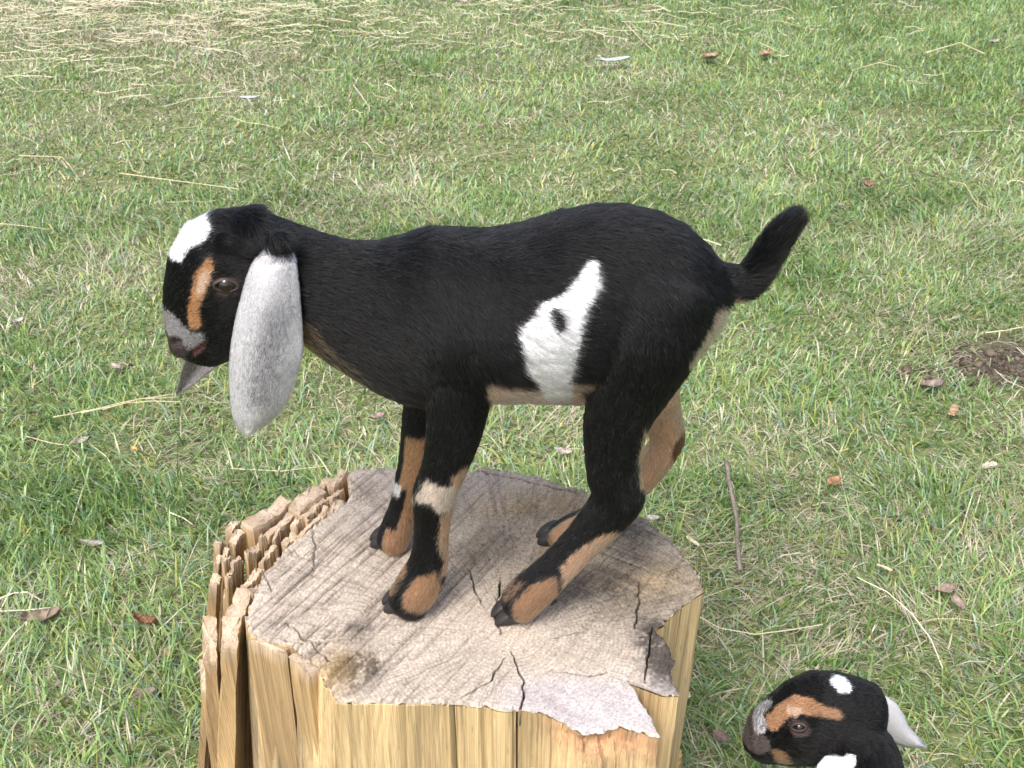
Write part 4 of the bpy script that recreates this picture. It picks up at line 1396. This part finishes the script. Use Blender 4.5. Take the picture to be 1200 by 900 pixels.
    def rows_from(pairs, y0, y1, bulge):
        out = []
        for i, (a, b) in enumerate(pairs):
            y = y0 + (y1 - y0) * i / (len(pairs) - 1)
            A, C = P(*a, y), P(*b, y)
            out.append([A * (1 - s) + C * s + np.array([0, -bulge * math.sin(math.pi * s), bulge * .6 * math.sin(math.pi * s)]) for s in np.linspace(0, 1, 8)])
        return out
    # far ear blown back behind the poll, near ear hanging from the near side
    ear_at(rows_from([((1022, 812), (1015, 850)), ((1038, 816), (1026, 858)), ((1050, 824), (1040, 868)), ((1058, 836), (1050, 872)), ((1063, 849), (1060, 875)), ((1072, 860), (1069, 876)), ((1083, 870), (1081, 875))], .905, .925, .008), 61)
    ear_at(rows_from([((978, 883), (992, 882)), ((966, 887), (1003, 885)), ((958, 896), (1009, 893)), ((953, 912), (1012, 908)), ((955, 940), (1012, 935)), ((956, 970), (1010, 965)), ((962, 1000), (1003, 995)), ((972, 1022), (990, 1020))], .805, .775, .010), 62)
    for s, (u, w) in ((-1, (936, 852)),):
        p, no = hit(u, w)
        for sgn in (0, 1):
            if sgn:
                dS = (p - c2) @ S2
                p = p - 2 * dS * S2; no = no - 2 * (no @ S2) * S2; p = p - no * .010
            r = .008
            c = p - no * .0048
            ax = nrm(np.cross(no, U2)); az = np.cross(ax, no)
            vv, q, t = loft_rings([ring(c + no * r * math.sin(f), ax, az, r * math.cos(f), r * math.cos(f), 18) for f in np.linspace(-1.4, 1.4, 10)])
            eo = link('eye', mesh_np('eye', vv, [q, t]), root, M_EYE)
            ang = np.arange(24) / 24 * 2 * math.pi
            rr_ = [p + (np.cos(ang) * sx)[:, None] * ax + (np.sin(ang) * sz)[:, None] * az + no * lf for (sx, sz, lf) in ((.0110, .0085, -.0028), (.0098, .0064, .0018), (.0083, .0040, .0032), (.0070, .0024, .0026), (.0068, .0022, .0010))]
            vv, q, t = loft_rings(rr_, cap=False)
            link('eyelid', mesh_np('eyelid', vv, [q]), eo, M_LID)

build_second_goat()

# ------------------------------------------------------------------ things lying in the grass
def leaf(u, v, L, W, ang, col, label, name='dead_leaf', cat='leaf', z=.03, curl=.5, tip=1.0, seed=0, ragged=.18, group=None):
    """a dry leaf: length, width in metres, angle in plan"""
    r = np.random.default_rng(seed + 500)
    c = PZ(u, v, z)
    d = np.array([math.cos(ang), math.sin(ang), 0]); s = np.array([-d[1], d[0], 0])
    m, n_ = 11, 7
    rows = []
    for i in range(m):
        f = i / (m - 1)
        w = W / 2 * (math.sin(math.pi * (f * .92 + .04)) ** .8) * (1 + ragged * r.uniform(-1, 1)) + .0008
        rows.append([c + d * L * (f - .5) + s * w * k + np.array([0, 0, curl * W * (abs(k) ** 1.6) * .6 + curl * .35 * L * (f - .5) ** 2 * 2 + r.normal(0, .04 * W)]) for k in np.linspace(-1, 1, n_)])
    rows = np.array(rows)
    V = np.concatenate([rows.reshape(-1, 3), rows.reshape(-1, 3) - [0, 0, .0009]])
    ix = np.arange(m * n_).reshape(m, n_)
    q1 = np.stack([ix[:-1, :-1].ravel(), ix[1:, :-1].ravel(), ix[1:, 1:].ravel(), ix[:-1, 1:].ravel()], 1)
    bd = np.concatenate([ix[0, :], ix[1:, -1], ix[-1, -2::-1], ix[-2:0:-1, 0]])
    q3 = np.stack([bd, np.roll(bd, -1), np.roll(bd, -1) + m * n_, bd + m * n_], 1)
    me = mesh_np(name, V, [q1, q1[:, ::-1] + m * n_, q3])
    k = np.abs(np.linspace(-1, 1, n_))
    cc = (np.asarray(col) * .62 + np.mean(col) * .14)[None] * (1 + .25 * r.normal(0, 1, (m * n_, 1))).clip(.5, 1.6)
    vein = np.tile(k < .1, m)[:, None]
    cc = np.where(vein, cc * .8, cc)
    set_col(me, np.clip(np.concatenate([cc, cc * .85]), .01, .9))
    o = link(name, me, mat=M_LEAF)
    return tag(o, label, cat, group)

def tube(pts, rad, name, mat, col, label, cat, n=7, taper=.6, seed=0, knob=0.0, group=None):
    r = np.random.default_rng(seed + 900)
    pts = [np.asarray(p) for p in pts]
    fine = []
    for a, b in zip(pts[:-1], pts[1:]):
        for f in (0, .25, .5, .75):
            fine.append(a * (1 - f) + b * f)
    fine.append(pts[-1])
    rings_ = []
    for i, p in enumerate(fine):
        t = nrm(fine[min(i + 1, len(fine) - 1)] - fine[max(i - 1, 0)])
        e1 = nrm(np.cross(t, [0, 0, 1.0])); e2 = np.cross(e1, t)
        rr = rad * (1 - (1 - taper) * i / (len(fine) - 1)) * (1 + knob * r.uniform(-1, 1))
        rings_.append(ring(p + r.normal(0, rad * .2, 3), e1, e2, rr, rr, n))
    vv, q, t = loft_rings(rings_)
    me = mesh_np(name, vv, [q, t])
    set_col(me, np.clip(np.asarray(col)[None] * (1 + .15 * r.normal(0, 1, (len(vv), 1))), .01, .9))
    return tag(link(name, me, mat=mat), label, cat, group)

def stalk(pix, label, rad=.0014, z=.03, col=(.62, .54, .34), seed=0, zs=None, group='single straw stalks on the grass'):
    zs = zs or [z] * len(pix)
    return tube([PZ(u, v, zz) for (u, v), zz in zip(pix, zs)], rad * .72, 'straw_stalk', M_STRAW, col, label, 'straw', seed=seed, group=group)

def chip(u, v, L, W, T, ang, col, label, z=.03, seed=0, pitch=0.0, name='wood_chip', group=None):
    r = np.random.default_rng(seed + 700)
    c = PZ(u, v, z)
    d = np.array([math.cos(ang) * math.cos(pitch), math.sin(ang) * math.cos(pitch), math.sin(pitch)])
    s = np.array([-math.sin(ang), math.cos(ang), 0]); up = np.cross(d, s)
    rings_ = []
    for i in range(7):
        f = i / 6
        w = W / 2 * (.55 + .45 * math.sin(math.pi * min(max(f + r.uniform(-.1, .1), 0), 1))) * (1 + r.uniform(-.15, .15))
        tt = T / 2 * (1 + r.uniform(-.3, .3)) * (.6 if i in (0, 6) else 1)
        o_ = [(-1, -1), (0, -1.1), (1, -1), (1.05, 0), (1, 1), (0, 1.1), (-1, 1), (-1.05, 0)]
        rings_.append(np.array([c + d * (L * (f - .5) + r.normal(0, L * .03)) + s * w * a * (1 + r.uniform(-.1, .1)) + up * tt * b for a, b in o_]))
    vv, q, t = loft_rings(rings_)
    me = mesh_np(name, vv, [q, t], smooth=False)
    set_col(me, np.clip(np.asarray(col)[None] * .78 * (1 + .2 * r.normal(0, 1, (len(vv), 1))), .02, .9))
    return tag(link(name, me, mat=M_CHIP), label, 'wood chip', group)

tube([PZ(851, 541, .046), PZ(856, 570, .048), PZ(862, 600, .047), PZ(864, 632, .046), PZ(867, 668, .042)], .0045, 'twig', M_CHIP, (.20, .165, .14), 'grey-brown twig lying in the grass beyond the log', 'twig', knob=.15, taper=.85, seed=1)
chip(1118, 480, .040, .016, .008, 1.0, (.48, .33, .20), 'tan wood chip beside the bare soil patch', seed=1)
chip(1160, 545, .034, .012, .006, .3, (.66, .55, .44), 'pale wood chip with worn end on the right side of the lawn', seed=2)
chip(799, 804, .046, .010, .004, 1.9, (.74, .62, .42), 'slim cream wood shaving right next to the log', z=.045, seed=3)
chip(789, 892, .040, .022, .022, 1.2, (.66, .44, .15), 'chunky yellow wood block at the foot of the log', z=.045, seed=4)
chip(812, 634, .030, .006, .003, -.9, (.70, .60, .42), 'thin cream sliver left of the twig', z=.04, seed=5)
chip(1037, 665, .026, .004, .003, -.6, (.68, .58, .40), 'short pale sliver in the middle of the right-hand grass', z=.04, seed=6)
leaf(977, 567, .036, .020, .6, (.52, .27, .12), 'orange-brown curled leaf in the grass right of the twig', seed=1, curl=.7)
leaf(50, 727, .062, .026, .25, (.30, .215, .15), 'large crumpled grey-brown leaf near the lower left grass', seed=2, curl=.8)
leaf(172, 731, .044, .015, -.25, (.25, .095, .045), 'reddish brown rolled leaf left of the splintered log', seed=3, curl=1.2)
leaf(170, 814, .032, .018, .3, (.33, .24, .19), 'small dull brown leaf below the reddish leaf', seed=4)
leaf(108, 638, .044, .014, -.15, (.36, .33, .30), 'narrow grey leaf above the large crumpled leaf', seed=5)
leaf(196, 768, .022, .014, -.6, (.32, .17, .10), 'tiny brown leaf between the reddish and dull brown leaves', seed=6)
leaf(442, 489, .034, .018, .4, (.36, .26, .20), 'brown leaf in the grass just behind the standing kid\'s chest', seed=7)
leaf(660, 530, .036, .014, -.5, (.58, .50, .42), 'pale leaf in the grass seen between the kid\'s legs', seed=8)
leaf(765, 608, .024, .012, -.1, (.48, .42, .38), 'small pale leaf at the back corner of the log', z=.045, seed=9)
leaf(1108, 692, .040, .022, .2, (.38, .26, .21), 'pinkish brown leaf in the thin grass above the second kid', seed=10)
leaf(1122, 707, .034, .016, 1.7, (.40, .29, .24), 'pinkish brown leaf standing on edge above the second kid', seed=11)
leaf(845, 866, .030, .018, -.7, (.24, .16, .13), 'dark brown leaf between log and second kid', seed=12)
leaf(1018, 218, .040, .030, 1.3, (.40, .20, .12), 'rust brown leaf far out on the lawn right of the tail', seed=13)
leaf(157, 527, .020, .011, -.7, (.62, .44, .14), 'small yellow leaf in the grass under the kid\'s muzzle', seed=14)
leaf(135, 431, .030, .018, -.5, (.48, .40, .34), 'curled tan leaf on bare ground left of the muzzle', seed=15)
leaf(22, 377, .026, .018, .8, (.62, .56, .52), 'pale papery leaf at the left border, level with the muzzle', seed=16)
leaf(95, 518, .034, .016, .6, (.42, .33, .28), 'folded brown leaf under the straw bundle', seed=17)
leaf(832, 68, .075, .05, .4, (.42, .28, .17), 'brown leaf in the far grass right of the white scrap', seed=18)
leaf(897, 65, .075, .05, .9, (.46, .31, .18), 'tan leaf farthest out beside a bent stalk', seed=19)
leaf(1090, 452, .06, .026, .1, (.30, .22, .18), 'dark leaf flat on the bare soil patch', z=.02, seed=20)
leaf(718, 71, .155, .035, .22, (.64, .70, .72), 'long bluish white paper scrap in the far grass', name='paper_scrap', cat='scrap', seed=21, z=.05, curl=.3)
leaf(293, 115, .075, .030, .15, (.62, .68, .70), 'small bluish white paper scrap in the upper left grass', name='paper_scrap', cat='scrap', seed=22, z=.05, curl=.3)
leaf(1165, 50, .06, .03, .4, (.50, .42, .34), 'light brown leaf in the lush upper right grass', seed=23)
stalk([(140, 203), (200, 211), (262, 219), (281, 222)], 'long straight straw stalk above the kid\'s forehead', seed=1, rad=.0024)
stalk([(22, 182), (72, 184), (80, 192), (94, 211)], 'bent straw stalk shaped like a hook in the left grass', seed=2, rad=.0020)
stalk([(0, 262), (30, 265), (58, 269)], 'straw stalk running off the left border above the face', seed=3, rad=.0018)
stalk([(0, 263), (32, 243), (56, 230)], 'straw stalk slanting up from the left border', seed=30, rad=.0015)
stalk([(62, 489), (110, 480), (150, 470), (207, 461)], 'thick straw stalk pointing at the muzzle, topmost of its bundle', seed=4, rad=.0019, z=.05)
stalk([(95, 484), (150, 472), (180, 470), (212, 471)], 'straw stalk pointing at the muzzle, lowest of its bundle', seed=5, rad=.0017, z=.05)
stalk([(120, 480), (165, 467), (205, 466)], 'straw stalk in the middle of the bundle by the muzzle', seed=6, rad=.0014, z=.055)
stalk([(38, 452), (92, 418), (94, 408), (88, 393), (96, 385), (118, 375)], 'zigzag straw stalk left of the kid\'s face', seed=7, rad=.0012)
stalk([(1085, 62), (1125, 50), (1154, 63)], 'straw stalk bent like a roof in the far right grass', seed=8, rad=.0042)
stalk([(1112, 212), (1130, 215), (1143, 236), (1159, 244)], 'curved straw stalk in the right grass above the soil patch', seed=9, rad=.0020)
stalk([(994, 97), (1000, 82), (1030, 73), (1055, 79)], 'kinked straw stalk in the far right grass', seed=10, rad=.0030)
stalk([(888, 49), (918, 63)], 'short straight stalk in the far grass', seed=11, rad=.0030)
stalk([(732, 26), (758, 53), (770, 62)], 'straw stalk leaning down over the far white scrap', seed=12, rad=.0032)
stalk([(852, 75), (864, 51)], 'short upright pale stalk right of the far white scrap', seed=13, rad=.0036, zs=[.03, .07])
stalk([(1155, 390), (1180, 387), (1200, 383)], 'thick pale stalk leaving the right border over the soil', seed=14, rad=.0026)
stalk([(1165, 433), (1180, 446), (1200, 455)], 'thin pale stalk curving off the right border below the soil', seed=15, rad=.0016)
stalk([(0, 701), (16, 695), (32, 694), (48, 703)], 'white curled straw at the left border above the large leaf', seed=16, rad=.0020, col=(.72, .66, .52))
stalk([(0, 716), (30, 715), (60, 712)], 'white straight straw at the left border touching the large leaf', seed=17, rad=.0018, col=(.72, .66, .52))
stalk([(150, 186), (156, 200), (166, 203), (169, 193), (164, 183)], 'looped pale straw above the long straight stalk', seed=18, rad=.0016)
stalk([(30, 511), (60, 519), (80, 522), (92, 510), (105, 502)], 'forked looking straw stalk below the bundle', seed=19, rad=.0017)
stalk([(105, 520), (125, 535), (133, 550), (137, 565)], 'thin straw stalk curving down from the folded leaf', seed=20, rad=.0013)
stalk([(270, 549), (330, 552), (392, 545)], 'straw stalk lying right behind the splintered edge', seed=21, rad=.0017)
stalk([(262, 421), (252, 428), (246, 440), (243, 462)], 'thin pale stalk hanging down beside the kid\'s chin and ear', seed=22, rad=.0013, zs=[.06, .05, .04, .03])
stalk([(198, 600), (215, 607), (226, 615)], 'short white straw near the left edge of the log', seed=23, rad=.0016, col=(.72, .66, .52))
